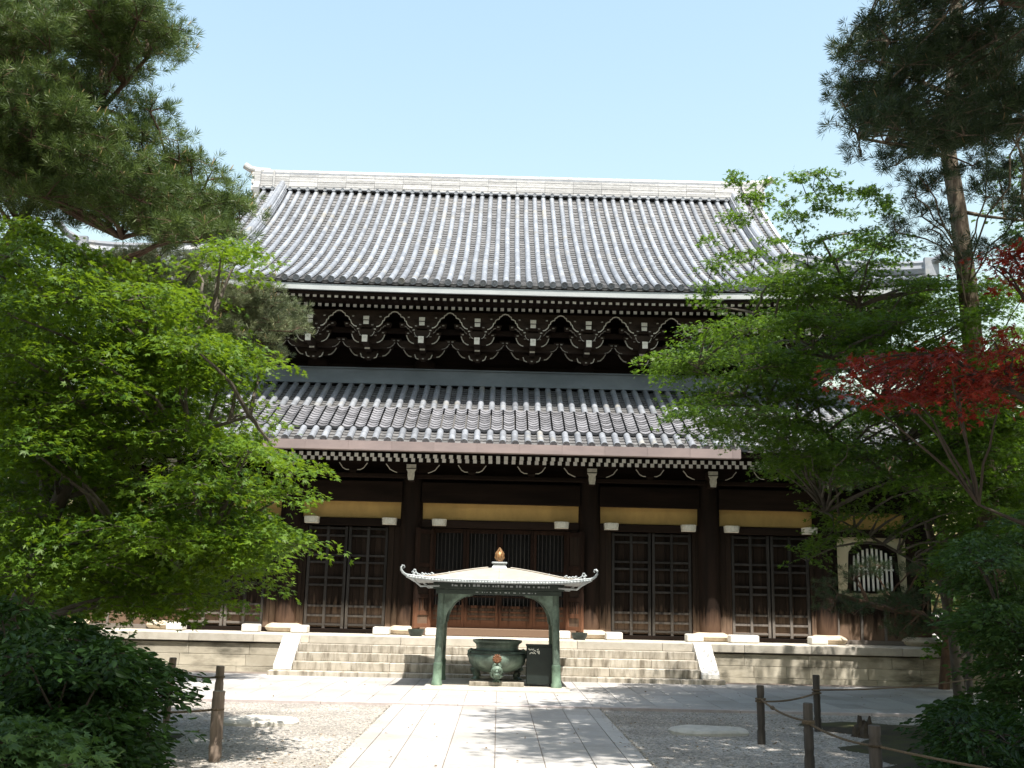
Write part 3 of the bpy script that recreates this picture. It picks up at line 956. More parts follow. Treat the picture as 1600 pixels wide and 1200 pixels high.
for sx in (-1, 1):
    b = MB()
    x0, x1 = sorted((sx * 8.55, sx * 8.75))
    pr_ = [(34.05, 15.0), (34.95, 15.0), (35.05, 15.35), (34.88, 15.6), (34.9, 16.0), (34.7, 16.15), (34.3, 16.15), (34.1, 16.0), (34.12, 15.6), (33.95, 15.35)]
    b.prismx(pr_, x0, x1)
    for z in (15.3, 15.55, 15.8):
        a, c = sorted((sx * 8.75, sx * 8.86))
        b.box(a, c, 34.15, 34.85, z, z + .16)
    b.tube([(sx * 8.3, 34.5, 16.12), (sx * 8.7, 34.5, 16.13), (sx * 9.0, 34.5, 16.2), (sx * 9.2, 34.5, 16.33)], [.13, .13, .12, .125], 10)
    a, c = sorted((sx * 8.05, sx * 8.12))
    b.box(a, c, 34.12, 34.2, 15.4, 16.05)
    b.build('ridge_end_tile', 'ridge', ridge, bevel=.015)
    # descending ridge on the front slope
    b = MB()
    prev = None
    n = 26
    for k in range(n):
        q0, q1 = 8.3 - 6.4 * k / n, 8.3 - 6.4 * (k + 1) / n
        x = sx * 7.8
        for (hw, z0, z1) in ((.19, .02, .12), (.175, .125, .21), (.16, .215, .29)):
            pa, pb = f_up(x, q0), f_up(x, q1 + .006)
            ps = []
            for zz_ in (z0, z1):
                for p, s in ((pb, -1), (pb, 1), (pa, 1), (pa, -1)):
                    ps.append((p[0] + s * hw, p[1], p[2] + zz_))
            b.hexa(ps)
    pts = [f_up(sx * 7.8, 8.3 - 6.4 * k / 20) + np.array((0, 0, .30)) for k in range(21)]
    b.tube(pts, .11, 10)
    p = f_up(sx * 7.8, 1.9)
    b.prism([(p[0] - .24, p[2] + .0), (p[0] + .24, p[2]), (p[0] + .2, p[2] + .3), (p[0] + .1, p[2] + .5), (p[0] - .1, p[2] + .5), (p[0] - .2, p[2] + .3)], p[1] - .1, p[1])
    b.build('descending_ridge', 'roll', roof_u)
    # hip ridge
    b = MB()
    pts = [f_up(sx * (11.2 - q), q) + np.array((0, 0, .18)) for q in np.linspace(2.9, .15, 10)]
    b.tube(pts, .17, 8)
    b.tube([p + np.array((0, 0, .2)) for p in pts], .1, 8)
    p = pts[-1]
    b.tube([p + np.array((0, 0, .2)), p + np.array((sx * .3, -.3, .35)), p + np.array((sx * .45, -.45, .55))], [.1, .1, .09], 8)
    b.box(p[0] - .18, p[0] + .18, p[1] - .12, p[1], p[2] - .15, p[2] + .33)
    b.build('hip_ridge', 'roll', roof_u)
    # gable wall and bargeboard
    b = MB()
    x = sx * 8.2
    poly = [(28.7, 11.05)] + [(26.0 + s, zup(s) - .05) for s in np.linspace(2.9, 8.5, 8)] + [(69 - 26.0 - s, zup(s) - .05) for s in np.linspace(8.4, 2.9, 8)] + [(40.3, 11.05)]
    a, c = sorted((x - .05, x + .05))
    b.prismx(poly, a, c)
    b.build('gable_wall', 'beam', T)
    b = MB()
    for s in range(14):
        q0, q1 = 2.6 + 5.9 * s / 14, 2.6 + 5.9 * (s + 1) / 14
        for mir in (0, 1):
            ya, yb = 26 + q0, 26 + q1
            if mir: ya, yb = 69 - ya, 69 - yb
            a, c = sorted((sx * 8.60, sx * 8.70))
            b.hexa([(a, ya, zup(q0) - .40), (c, ya, zup(q0) - .40), (c, yb, zup(q1) - .40), (a, yb, zup(q1) - .40), (a, ya, zup(q0) + .02), (c, ya, zup(q0) + .02), (c, yb, zup(q1) + .02), (a, yb, zup(q1) + .02)])
    b.build('bargeboard', 'fascia', roof_u)
# lower roof
lo_ = MB()
slope(lo_, f_lo, us_for(12.1), lambda u: (0, min(4.0, max(0.0, 12.3 - abs(u)))), zone=(.66, 2.06))
roof_l = lo_.build('lower_roof', ['roll', 'pan', 'panl'], T, smooth=True)
b = MB()
for sx in (-1, 1):
    slope(b, f_lo_side(sx), us_for(9.8), lambda u: (0, max(0.0, min(4.1, 10.0 - abs(u)))), fine=False)
b.build('lower_side_roof', ['roll', 'pan', 'panl'], roof_l, smooth=True)
for mir in (0, 1):
    b = MB()
    for q in range(6):
        for xx in range(-6, 6):
            def P(xf, s):
                p = f_lo(xf / 6 * (12.25 - s), s)
                if mir: p = np.array((p[0], 69 - p[1], p[2]))
                return p - np.array((0, 0, .08))
            s0, s1 = 4.05 * q / 6, 4.05 * (q + 1) / 6
            b.face([P(xx, s0), P(xx + 1, s0), P(xx + 1, s1), P(xx, s1)])
    b.build('roof_boarding', 'pan', roof_l)
for sx in (-1, 1):
    b = MB()
    pts = [f_lo(sx * (12.3 - q), q) + np.array((0, 0, .15)) for q in np.linspace(4.1, .15, 10)]
    b.tube(pts, .16, 8)
    b.tube([p + np.array((0, 0, .18)) for p in pts], .09, 8)
    b.build('hip_ridge', 'roll', roof_l)
b = MB()
eave_strip(b, f_lo, 12.2, 40, .05, .12, -.2, -.06)
for sx in (-1, 1):
    eave_strip(b, f_lo_side(sx), 9.95, 24, .05, .12, -.2, -.06)
b.build('eave_fascia', 'beam', roof_l)
b = MB()
eave_strip(b, f_lo, 12.1, 40, .125, 1.75, -.17, -.12)
for sx in (-1, 1):
    eave_strip(b, f_lo_side(sx), 9.9, 24, .125, 2.1, -.17, -.12)
b.build('soffit', 'beam', roof_l)
b = MB()
x = -5.6
while x < 5.59:
    b.box(x + .004, min(x + 1.0, 5.6) - .004, 24.42, 24.56, 5.07, 5.285)
    x += 1.0
b.box(-5.59, 5.59, 24.43, 24.55, 5.06, 5.28)
b.build('rain_gutter', 'copper', T)
b = MB()
b.box(-8.3, 8.3, 28.33, 28.6, 7.44, 7.84)
b.box(-8.35, 8.35, 28.29, 28.6, 7.845, 7.88)
for sx in (-1, 1):
    a, c = sorted((sx * 8.0, sx * 8.3))
    b.box(a, c, 28.6, 40.4, 7.44, 7.84)
b.build('roof_flashing', 'flash', roof_l)
# ------------------------------------------------------------------ incense canopy
SLZ = 0.075
b = MB()
b.box(-1.38, 1.38, 20.22, 22.92, 0.0, SLZ)
sl = b.build('stone_slab', 'coping', None, bevel=.02)
tag(sl, 'low pale stone slab under the incense canopy, its edge a few centimetres above the paving', 'slab')
CY = 21.68
K = thing('incense_canopy', 'green bronze canopy on four posts with curled roof corners and a gilded flame finial', 'canopy', (0, CY, SLZ))
b = MB()
b.tube([(-1.15, 20.95, SLZ), (-1.11, 20.97, 1.8)], [.075, .07], 16)
ps = b.build('post', 'bronze', K, smooth=True)
b = MB()
b.tube([(-1.15, 20.95, SLZ), (-1.149, 20.951, SLZ + .06), (-1.148, 20.952, SLZ + .10), (-1.141, 20.955, .42), (-1.14, 20.956, .46), (-1.139, 20.956, .50)], [.105, .105, .088, .085, .092, .08], 16)
b.build('post_sleeve', 'patina', ps, smooth=True)
copy_tree(ps, K, mirror=True)
for sx in (0, 1):
    c = copy_tree(ps, K, mirror=bool(sx), dx=0, dy=1.46)
b = MB()
for y0 in (20.90, 22.36):
    b.box(-1.22, 1.22, y0, y0 + .1, 1.80, 1.89)
    b.box(-1.28, 1.28, y0 - .02, y0 + .12, 1.895, 2.02)
for sx in (-1, 1):
    a, c = sorted((sx * 1.06, sx * 1.16))
    b.box(a, c, 21.01, 22.35, 1.80, 2.015)
b.build('beam', 'bronzedk', K, bevel=.008)
b = MB()
x = -.92
while x < .98:
    w = random.choice((.02, .03, .05, .06))
    b.box(x, x + w, 20.872, 20.879, 1.945, 1.975 + random.choice((0, .012)))
    x += w + random.choice((.025, .04, .06))
x = -.45
while x < .75:
    w = random.choice((.012, .02, .05))
    b.box(x, x + w, 20.89, 20.899, 1.832, 1.85)
    x += w + random.choice((.03, .05, .07))
b.build('frieze_ornament', 'silver', K)
def archb(sx, y):
    b = MB()
    pts = [(1.06, 1.80), (1.06, 1.22)] + [(1.03 - .46 * (1 - math.cos(w)), 1.22 + .54 * math.sin(w)) for w in np.linspace(.05, math.pi / 2, 9)] + [(.50, 1.80)]
    pts = [(sx * p[0], p[1]) for p in pts]
    if sx < 0: pts = pts[::-1]
    b.prism(pts[::-1], y, y + .06)
    return b.build('arch_bracket', 'bronze', K)
for sx in (-1, 1):
    for y in (20.93, 22.38):
        archb(sx, y)
# roof
AX, AY = 1.66, 1.30
def canz(t, x, y):
    q = (abs(x) / AX) * (abs(y) / AY)
    s = t
    z = 2.35 - .33 * s ** 1.4
    return z + .075 * max(0, q) ** 4 + (.03 * max(0, s - .85) / .15)
b = MB()
nt_, npm = 16, 20
grid = []
for i in range(nt_ + 1):
    t = i / nt_
    rowp = []
    per = []
    for k in range(npm): per.append((-1 + 2 * k / npm, -1))
    for k in range(npm): per.append((1, -1 + 2 * k / npm))
    for k in range(npm): per.append((1 - 2 * k / npm, 1))
    for k in range(npm): per.append((-1, 1 - 2 * k / npm))
    for (u, v) in per:
        x, y = u * AX * t, v * AY * t
        rowp.append((x * (1 + .06 * (abs(u * v)) ** 6 * t ** 4), CY + y * (1 + .06 * (abs(u * v)) ** 6 * t ** 4), canz(t, x, y)))
    grid.append(rowp)
n = len(grid[0])
vs = [p for r_ in grid for p in r_] + [(p[0] * .99, CY + (p[1] - CY) * .99, p[2] - .045) for p in grid[-1]] + [(p[0] * .76, CY + (p[1] - CY) * .70, 2.02) for p in grid[-1]]
fs, ms = [], []
for i in range(nt_ + 2):
    for k in range(n):
        fs.append((i * n + k, i * n + (k + 1) % n, (i + 1) * n + (k + 1) % n, (i + 1) * n + k))
        ms.append(0 if i < nt_ else 1)
b.faces(vs, fs, ms, .5)
cr = b.build('roof', ['canroof', 'fascia'], K, smooth=True)
b = MB()
edge = grid[-1] + [grid[-1][0]]
for k in range(len(edge) - 1):
    a, c = np.array(edge[k]), np.array(edge[k + 1])
    L_ = np.linalg.norm(c - a)
    m_ = max(1, int(L_ / .055))
    for j in range(m_):
        p, q = a + (c - a) * j / m_, a + (c - a) * (j + 1) / m_
        mid = (p + q) / 2
        dz = np.array((0, 0, -.012))
        b.tube([p + dz, p * .75 + q * .25 + dz * 1.4, mid + dz * 1.7, p * .25 + q * .75 + dz * 1.4, q + dz], [.010, .02, .023, .02, .010], 6, cap=False)
b.tube([np.array(p) + (0, 0, .012) for p in edge], .016, 6)
b.build('eave_edging', 'silver', cr, smooth=True)
b = MB()
for (dx, dy) in ((-1, -1), (1, -1), (1, 1), (-1, 1)):   # hips of the roof
    pts = []
    for t in np.linspace(.14, 1, 10):
        x, y = dx * AX * t, dy * AY * t
        pts.append((x * (1 + .06 * t ** 4), CY + y * (1 + .06 * t ** 4), canz(t, x, y) + .008))
    b.tube(pts, .018, 6)
b.tube([(0, CY - AY * t, canz(t, 0, AY * t) + .002) for t in np.linspace(.15, 1, 8)], .006, 4)
b.build('roof_seam', 'canroof', cr, smooth=True)
for (dx, dy) in ((-1, -1), (1, -1), (1, 1), (-1, 1)):
    b = MB()
    x0, y0, z0 = dx * AX * 1.05, CY + dy * AY * 1.05, canz(1, AX, AY)
    hx = dx * .75; hy = dy * .6
    pts = []
    for (r_, z) in ((-.05, -.01), (.05, .015), (.11, .05), (.15, .10), (.155, .15), (.125, .18), (.085, .175), (.07, .145), (.095, .13)):
        pts.append((x0 + hx * r_, y0 + hy * r_, z0 + z))
    b.tube(pts, [.026, .025, .024, .022, .02, .018, .015, .013, .011], 8)
    for k in range(7):   # leafy scrolls along the hip
        t = .98 - k * .035
        x, y = dx * AX * t, CY + dy * AY * t
        z = canz(t, AX * t, AY * t)
        hh = .045 + .05 * math.sin(k * 1.1 + 1) ** 2 * (1 - k / 9)
        b.tube([(x, y, z), (x - dx * .01, y, z + hh * .6), (x + dx * .03, y, z + hh), (x + dx * .045, y, z + hh * .8)], [.02, .018, .014, .008], 6)
    b.tube([(dx * .98, CY + dy * .77, canz(.59, .98, .77)), (dx * .98, CY + dy * .77, canz(.59, .98, .77) + .035)], [.02, .012], 6)
    # rib bracket under the corner
    b.tube([(dx * 1.16, CY + dy * .78, 1.95), (dx * 1.5, CY + dy * 1.1, 1.93), (dx * 1.68, CY + dy * 1.3, z0 - .03)], .02, 6)
    b.build('corner_scroll', 'silver', K, smooth=True)
b = MB()
b.hexa([(-.16, CY - .16, 2.33), (.16, CY - .16, 2.33), (.16, CY + .16, 2.33), (-.16, CY + .16, 2.33), (-.11, CY - .11, 2.42), (.11, CY - .11, 2.42), (.11, CY + .11, 2.42), (-.11, CY + .11, 2.42)])
b.box(-.155, .155, CY - .155, CY + .155, 2.421, 2.455)
fp = b.build('finial', 'silver', K, bevel=.01)
b = MB()
b.lathe([(.05, 2.455), (.085, 2.475), (.06, 2.49), (.085, 2.52), (.10, 2.56), (.09, 2.61), (.06, 2.65), (.02, 2.68)], (0, CY, 0), 16, 0)
for k in range(6):
    w = math.pi * k / 3
    for (s, h) in ((1, 1.0), (.75, .8)):
        c_, s_ = math.cos(w) * s, math.sin(w) * s
        b.tube([(c_ * .06, CY + s_ * .06, 2.48), (c_ * .115, CY + s_ * .115, 2.55), (c_ * .105, CY + s_ * .105, 2.62), (c_ * .055, CY + s_ * .055, 2.68 * 1), (c_ * .01, CY + s_ * .01, 2.70 + .05 * h)], [.012, .02, .02, .016, .004], 6)
b.v = [(v[0] * .78, CY + (v[1] - CY) * .78, v[2]) for v in b.v]
b.build('flame_jewel', 'gilt', fp, smooth=True)

# plinth, burner, box
BY = 21.5
b = MB()
b.box(-.53, .53, BY - .5, BY + .5, SLZ, SLZ + .075)
tag(b.build('stone_plinth', 'step', None, bevel=.012), 'small square stone plinth carrying the bronze incense burner', 'plinth')
PT = SLZ + .075
I = thing('incense_burner', 'round green bronze incense burner on three clawed feet with a lion mask in front', 'incense burner', (0, BY, PT))
b = MB()
prof = [(.10, .30), (.26, .31), (.40, .355), (.50, .42), (.555, .50), (.57, .575), (.555, .645), (.51, .70), (.455, .725), (.43, .735), (.425, .75), (.415, .79), (.43, .84), (.47, .875), (.485, .885), (.49, .90), (.49, .925), (.45, .93), (.43, .915), (.40, .82), (.0, .80)]
b.lathe(prof, (0, BY, 0), 40)
bw = b.build('bowl', 'bronze', I, smooth=True)
b = MB()
b.lathe([(.40, .80), (.43, .803), (.0, .835)], (0, BY, 0), 24)
b.build('ash_bed', 'gravel', bw)
b = MB()
b.tube([(.55 * math.cos(w), BY + .55 * math.sin(w), .665) for w in np.linspace(0, 2 * math.pi, 41)], .012, 6)
b.tube([(.47 * math.cos(w), BY + .47 * math.sin(w), .728) for w in np.linspace(0, 2 * math.pi, 41)], .012, 6)
b.build('moulding', 'bronzedk', bw, smooth=True)
b = MB()
for k in range(12):
    w = 2 * math.pi * k / 12
    yv = BY - .575
    b.tube([(.02 * math.cos(w), yv, .59 + .02 * math.sin(w)), (.06 * math.cos(w), yv - .004, .59 + .06 * math.sin(w)), (.085 * math.cos(w), yv + .012, .59 + .085 * math.sin(w))], [.012, .017, .012], 6)
b.tube([(0, BY - .57, .59), (0, BY - .592, .59)], [.025, .02], 10)
b.build('flower_crest', 'redwood', bw, smooth=True)
for (ang, mask) in ((-90, True), (30, False), (150, False)):
    b = MB()
    c_, s_ = math.cos(R(ang)), math.sin(R(ang))
    def Q(r_, z, side=0): return (c_ * r_ - s_ * side, BY + s_ * r_ + c_ * side, z)
    b.tube([Q(.47, .40), Q(.50, .34), Q(.465, .26), Q(.42, .20), Q(.43, PT + .035), Q(.47, PT + .0)], [.10, .11, .08, .055, .06, .075], 10)
    for sd in (-.045, 0, .045):
        b.tube([Q(.46, PT + .035, sd), Q(.53, PT + .015, sd * 1.3), Q(.545, PT + .003, sd * 1.3)], [.022, .02, .01], 6)
    if not mask:
        for k in range(5):
            b.tube([Q(.53 - k * .02, .38 - k * .045), Q(.58 - k * .022, .36 - k * .045), Q(.56 - k * .02, .34 - k * .045)], [.025, .016, .006], 6)
    leg = b.build('leg', 'bronze', I, smooth=True)
    if mask:
        b = MB()
        b.tube([Q(.50, .36), Q(.58, .36), Q(.615, .355)], [.10, .10, .06], 12)
        b.tube([Q(.58, .285), Q(.645, .28), Q(.65, .275)], [.06, .055, .03], 10)
        for sd in (-1, 1):
            b.tube([Q(.60, .39, sd * .045), Q(.64, .39, sd * .045)], [.035, .02], 8)
            b.tube([Q(.55, .44, sd * .05), Q(.56, .49, sd * .035), Q(.55, .52, sd * .005)], [.035, .028, .01], 8)
            b.tube([Q(.56, .34, sd * .09), Q(.56, .28, sd * .085), Q(.57, .23, sd * .05)], [.035, .032, .015], 8)
        b.tube([Q(.61, .36), Q(.66, .335)], [.03, .022], 8)
        b.v = [(v[0] * 1.15, v[1], .36 + (v[2] - .36) * 1.0) for v in b.v]
        b.build('lion_mask', 'mask', leg, smooth=True)
for sx in (-1, 1):
    b = MB()
    b.tube([(sx * .47, BY, .70), (sx * .52, BY, .725), (sx * .555, BY, .70), (sx * .565, BY, .64), (sx * .55, BY, .58)], [.04, .04, .04, .035, .025], 8)
    b.build('handle', 'bronze', I, smooth=True)
BX = thing('incense_box', 'black cabinet with white brushed characters beside the bronze burner', 'cabinet', (.84, 21.3, SLZ))
b = MB()
b.box(.575, 1.10, 21.1, 21.5, SLZ + .05, .83)
b.build('cabinet_body', 'blackbox', BX, bevel=.008)
b = MB()
b.box(.56, 1.115, 21.08, 21.52, .831, .86)
b.build('lid', 'blackbox', BX, bevel=.006)
b = MB()
for x in (.60, 1.03):
    b.box(x, x + .05, 21.12, 21.17, SLZ, SLZ + .05)
    b.box(x, x + .05, 21.43, 21.48, SLZ, SLZ + .05)
b.build('foot', 'blackbox', BX)
b = MB()
b.box(.59, 1.085, 21.092, 21.099, .64, .815)
pn = b.build('sign_panel', 'blackbox', BX)
b = MB()
def stroke(p, w=.0065):
    q = [(.575 + (x - 530) / 16 / 77.6, .845 - (y - 470) / 16 / 77.6) for x, y in p]
    for (a, c) in zip(q[:-1], q[1:]):
        dx, dz = c[0] - a[0], c[1] - a[1]
        l = math.hypot(dx, dz)
        nx, nz = -dz / l * w, dx / l * w
        b.prism([(a[0] - nx, a[1] - nz), (c[0] - nx, c[1] - nz), (c[0] + nx, c[1] + nz), (a[0] + nx, a[1] + nz)], 21.088, 21.0915)
for p in ([(560, 548), (600, 552), (625, 578)], [(585, 575), (640, 560), (655, 545)], [(655, 575), (700, 545)], [(690, 600), (722, 575), (748, 605)],
          [(600, 668), (620, 640), (660, 632), (690, 660)], [(695, 622), (742, 664)], [(770, 570), (815, 545)], [(770, 600), (828, 592), (830, 665), (775, 612)], [(790, 620), (822, 640)]):
    stroke(p)
b.build('lettering', 'letter', pn)

# ------------------------------------------------------------------ fence posts, ropes, stones
def post(px, py, h, w, label, group, lean=0.0, base=None):
    p = gr(px, py) if base is None else np.array(base)
    b = MB()
    n = 10
    pts, rad = [], []
    tw = random.random()
    for k in range(9):
        z = -.03 + (h + .03) * k / 8
        pts.append((p[0] + lean * z + random.uniform(-.002, .002), p[1] + random.uniform(-.002, .002), z))
        rad.append(w / 2 * (1.03 - .06 * k / 8 + random.uniform(-.008, .008)))
    b.tube(pts, rad, n, 0)
    b.tube([(pts[-1][0], pts[-1][1], h), (pts[-1][0], pts[-1][1], h + .006)], [rad[-1] * .98, rad[-1] * .85], n, 1)
    o = b.build('fence_post', ['post' if 'left' in group else 'postd', 'posttop' if 'left' in group else 'postd'], None, smooth=True, origin=(p[0], p[1], 0))  # right post tops take the dark colour in place of tree shade
    tag(o, label, 'post', group)
    return np.array((p[0] + lean * h, p[1], h))
GL, GR_ = 'posts of the left rope fence', 'posts of the right rope fence'
L1 = post(335, 1190, .70, .135, 'thick grey post of the left rope fence, nearest the camera on the gravel', GL, -.01)
L2 = post(337, 1142, .79, .11, 'slimmer post of the left rope fence just behind the thick near post', GL)
L3 = post(259, 1130, .84, .10, 'post of the left rope fence half hidden by the dark shrub leaves', GL, .03)
L4b = gr(150, 1185)
L4 = post(0, 0, .66, .12, 'post of the left rope fence inside the dark broad-leaved shrub', GL, base=(L4b[0], L4b[1], 0))
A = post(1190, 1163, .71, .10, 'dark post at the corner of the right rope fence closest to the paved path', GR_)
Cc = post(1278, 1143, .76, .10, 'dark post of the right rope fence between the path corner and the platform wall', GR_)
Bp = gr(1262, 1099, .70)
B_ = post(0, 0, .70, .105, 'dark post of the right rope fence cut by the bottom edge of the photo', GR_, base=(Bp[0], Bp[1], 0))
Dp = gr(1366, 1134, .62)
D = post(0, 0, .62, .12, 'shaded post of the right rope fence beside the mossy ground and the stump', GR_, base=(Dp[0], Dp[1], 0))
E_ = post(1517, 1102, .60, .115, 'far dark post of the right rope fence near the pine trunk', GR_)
def rope(a, c, za, zc, sag, label, group, knot=None):
    b = MB()
    a = np.array((a[0], a[1], za)); c = np.array((c[0], c[1], zc))
    pts = []
    for k in range(17):
        t = k / 16
        p = a + (c - a) * t
        p[2] -= sag * 4 * t * (1 - t)
        pts.append(p)
    b.tube(pts, .0125, 6)
    if knot:
        i = int(knot * 16)
        b.tube([pts[i] + (0, 0, -.006), (pts[i] + pts[i + 1]) / 2, pts[i + 1] + (0, 0, .004)], [.016, .028, .016], 7)
    for e in (a, c):
        b.tube([e + np.array((.06 * math.cos(w), .06 * math.sin(w), 0)) for w in np.linspace(0, 6.28, 13)], .012, 5)
    o = b.build('rope', 'rope', None, smooth=True, origin=tuple(a))
    tag(o, label, 'rope', group)
GRP = 'ropes strung between the fence posts'
rope(L1, L4, .52, .48, .03, 'rope sloping from the thick near post into the dark shrub', GRP)
rope(L2, L3, .66, .70, .05, 'thin rope from the slim left post to the post in the shrub leaves', GRP)
rope(A, Cc, .52, .52, .04, 'rope from the path corner post back to the post nearer the platform', GRP)
rope(A, B_, .55, .52, .05, 'knotted rope from the path corner post to the post at the bottom edge', GRP, .3)
rope(Cc, E_, .56, .46, .05, 'long rope running along the pavement to the far post by the pine trunk', GRP, .62)
rope(B_, D, .50, .44, .04, 'pale rope from the bottom-edge post to the shaded post by the stump', GRP)
rope(D, (5.1, 7.9, 0), .44, .42, .04, 'rope leaving the shaded post by the stump toward the bottom right corner', GRP)
rope(E_, (12.5, 20.2, 0), .46, .46, .05, 'rope passing behind the pine trunk from the far post', GRP)

def flatstone(p0, p1, wid, label):
    a, c = gr(*p0), gr(*p1)
    m = (a + c) / 2
    L_ = np.linalg.norm(c - a) / 2
    b = MB()
    n = 22
    rows = []
    for (s, z) in ((1.0, -.02), (1.0, .035), (.93, .065), (.5, .078), (0.02, .08)):
        rows.append([(m[0] + s * L_ * math.cos(w) * (1 + .09 * math.sin(3 * w + m[0]) + .05 * math.sin(5 * w)), m[1] + s * wid * math.sin(w) * (1 + .1 * math.sin(2 * w + 1)), z + .006 * math.sin(4 * w)) for w in np.linspace(0, 2 * math.pi, n, endpoint=False)])
    vs = [p for r_ in rows for p in r_]
    b.faces(vs, [(i * n + k, i * n + (k + 1) % n, (i + 1) * n + (k + 1) % n, (i + 1) * n + k) for i in range(4) for k in range(n)])
    tag(b.build('flat_stone', 'stone', None, smooth=True, origin=(m[0], m[1], 0)), label, 'stone')
flatstone((1042, 1144), (1168, 1147), .42, 'flat oval stone lying in the shaded gravel right of the path')
flatstone((345, 1130), (468, 1130), .45, 'flat oval stone lying in the sunlit gravel left of the path')
p = gr(1350, 1152)
b = MB()
for k in range(7):
    w = k * .9
    r_ = .07 + .05 * random.random()
    b.tube([(p[0] + r_ * math.cos(w), p[1] + r_ * math.sin(w), -.03), (p[0] + r_ * .8 * math.cos(w), p[1] + r_ * .8 * math.sin(w), .12), (p[0] + r_ * .9 * math.cos(w + .3), p[1] + r_ * .9 * math.sin(w + .3), .14 + .16 * random.random())], [.07, .055, .012], 7)
tag(b.build('stump', 'stump', None, smooth=True, origin=(p[0], p[1], 0)), 'small dark jagged stump beside the mossy ground at the right fence', 'stump')
# mossy mound on the right, soil under the shrub on the left
def mound(name, x0, x1, y0, y1, h, nx=30, ny=40):
    b = MB()
    vs = []
    for j in range(ny + 1):
        for i in range(nx + 1):
            x, y = x0 + (x1 - x0) * i / nx, y0 + (y1 - y0) * j / ny
            e = min(1, 6 * min(i / nx, 1 - i / nx, j / ny, 1 - j / ny))
            z = h * e * (.5 + .3 * math.sin(x * 1.7 + y) + .25 * math.sin(y * 2.3 - x * .8) + .15 * math.sin(x * 5 + y * 4))
            z = max(z, .004) + .008 if e > .01 else -.02
            vs.append((x + (.3 * math.sin(y * 1.3 + 1) + .22 * math.sin(y * 3.1) + .12 * math.sin(y * 7.3)) * max(0, 1 - i / 6), y + (.2 * math.sin(x * 2.7) + .12 * math.sin(x * 6.1)) * max(0, 1 - (ny - j) / 6), z))
    b.faces(vs, [(j * (nx + 1) + i, j * (nx + 1) + i + 1, (j + 1) * (nx + 1) + i + 1, (j + 1) * (nx + 1) + i) for j in range(ny) for i in range(nx)])
    o = b.build(name, 'moss', None, smooth=True)
    tag(o, kind='structure')
mound('moss_ground', 4.4, 13.0, 5.0, 16.6, .10)
mound('soil_ground', -14, -3.6, 4.0, 13.5, .08)

# ------------------------------------------------------------------ vegetation
def np_mesh(name, V, nf, k, tone, m, parent, og):
    """V: all vertices, faces are consecutive groups of k vertices"""
    me = bpy.data.meshes.new(name)
    V = (V - np.array(og)).astype(np.float32)
    me.vertices.add(len(V))
    me.vertices.foreach_set('co', V.ravel())
    me.loops.add(nf * k)
    me.loops.foreach_set('vertex_index', np.arange(nf * k, dtype=np.int32))
    me.polygons.add(nf)
    me.polygons.foreach_set('loop_start', np.arange(0, nf * k, k, dtype=np.int32))
    try:
        me.polygons.foreach_set('loop_total', np.full(nf, k, dtype=np.int32))
    except Exception:
        pass
    a = me.attributes.new('tone', 'FLOAT', 'FACE')
    a.data.foreach_set('value', np.clip(tone, 0, 1).astype(np.float32))
    me.materials.append(M[m])
    me.update(calc_edges=True)
    me.validate()
    o = bpy.data.objects.new(name, me)
    COL.objects.link(o)
    o.parent = parent
    return o

def tmpl_maple():
    q = []
    for ang, l in ((0, 1.0), (44, .88), (-44, .88), (88, .58), (-88, .58)):
        a = R(ang)
        d = np.array((math.cos(a), math.sin(a)))
        s = np.array((-d[1], d[0]))
        w = .17 * l
        pts = [(0 * d), (d * l * .45 + s * w), (d * l), (d * l * .45 - s * w)]
        q.append([(p[0], p[1], -.22 * (p @ p)) for p in pts])
    return np.array(q)          # faces, 4, 3
def tmpl_oval():
    return np.array([[(0, 0, 0), (.30, .22, .04), (.72, .17, -.03), (1, 0, -.16)], [(0, 0, 0), (1, 0, -.16), (.72, -.17, -.03), (.30, -.22, .04)]])
def tmpl_diamond():
    return np.array([[(0, 0, 0), (.5, .34, .05), (1, 0, -.1), (.5, -.34, .05)]])
def tmpl_tuft(n=22, w=.035):
    q = []
    for k in range(n):
        a = 2.399963 * k
        e = R(8 + 78 * ((k + .5) / n))
        d = np.array((math.cos(e), math.sin(e) * math.cos(a), math.sin(e) * math.sin(a)))
        s = np.cross(d, (math.sin(a * 1.7), math.cos(a), .4)); s /= np.linalg.norm(s)
        l = 1 - .25 * ((k * 7) % 5) / 5
        o = np.array((-.35 * (1 - math.cos(e)) - .1, 0, 0))
        q.append([o, o + d * l * .5 + s * w, o + d * l, o + d * l * .5 - s * w])
    return np.array(q)
T_MAPLE, T_OVAL, T_DIA, T_TUFT, T_TUFTL = tmpl_maple(), tmpl_oval(), tmpl_diamond(), tmpl_tuft(), tmpl_tuft(14, .055)

def stamp(P, D, Nn, size, tmpl):
    """copies of tmpl at P, tip along D, facing Nn"""
    D = D / (np.linalg.norm(D, axis=1, keepdims=True) + 1e-9)
    S = np.cross(Nn, D); S /= (np.linalg.norm(S, axis=1, keepdims=True) + 1e-9)
    U = np.cross(D, S)
    t = tmpl.reshape(-1, 3)
    V = P[:, None, :] + size[:, None, None] * (t[None, :, 0:1] * D[:, None, :] + t[None, :, 1:2] * S[:, None, :] + t[None, :, 2:3] * U[:, None, :])
    return V.reshape(-1, 3), len(tmpl)

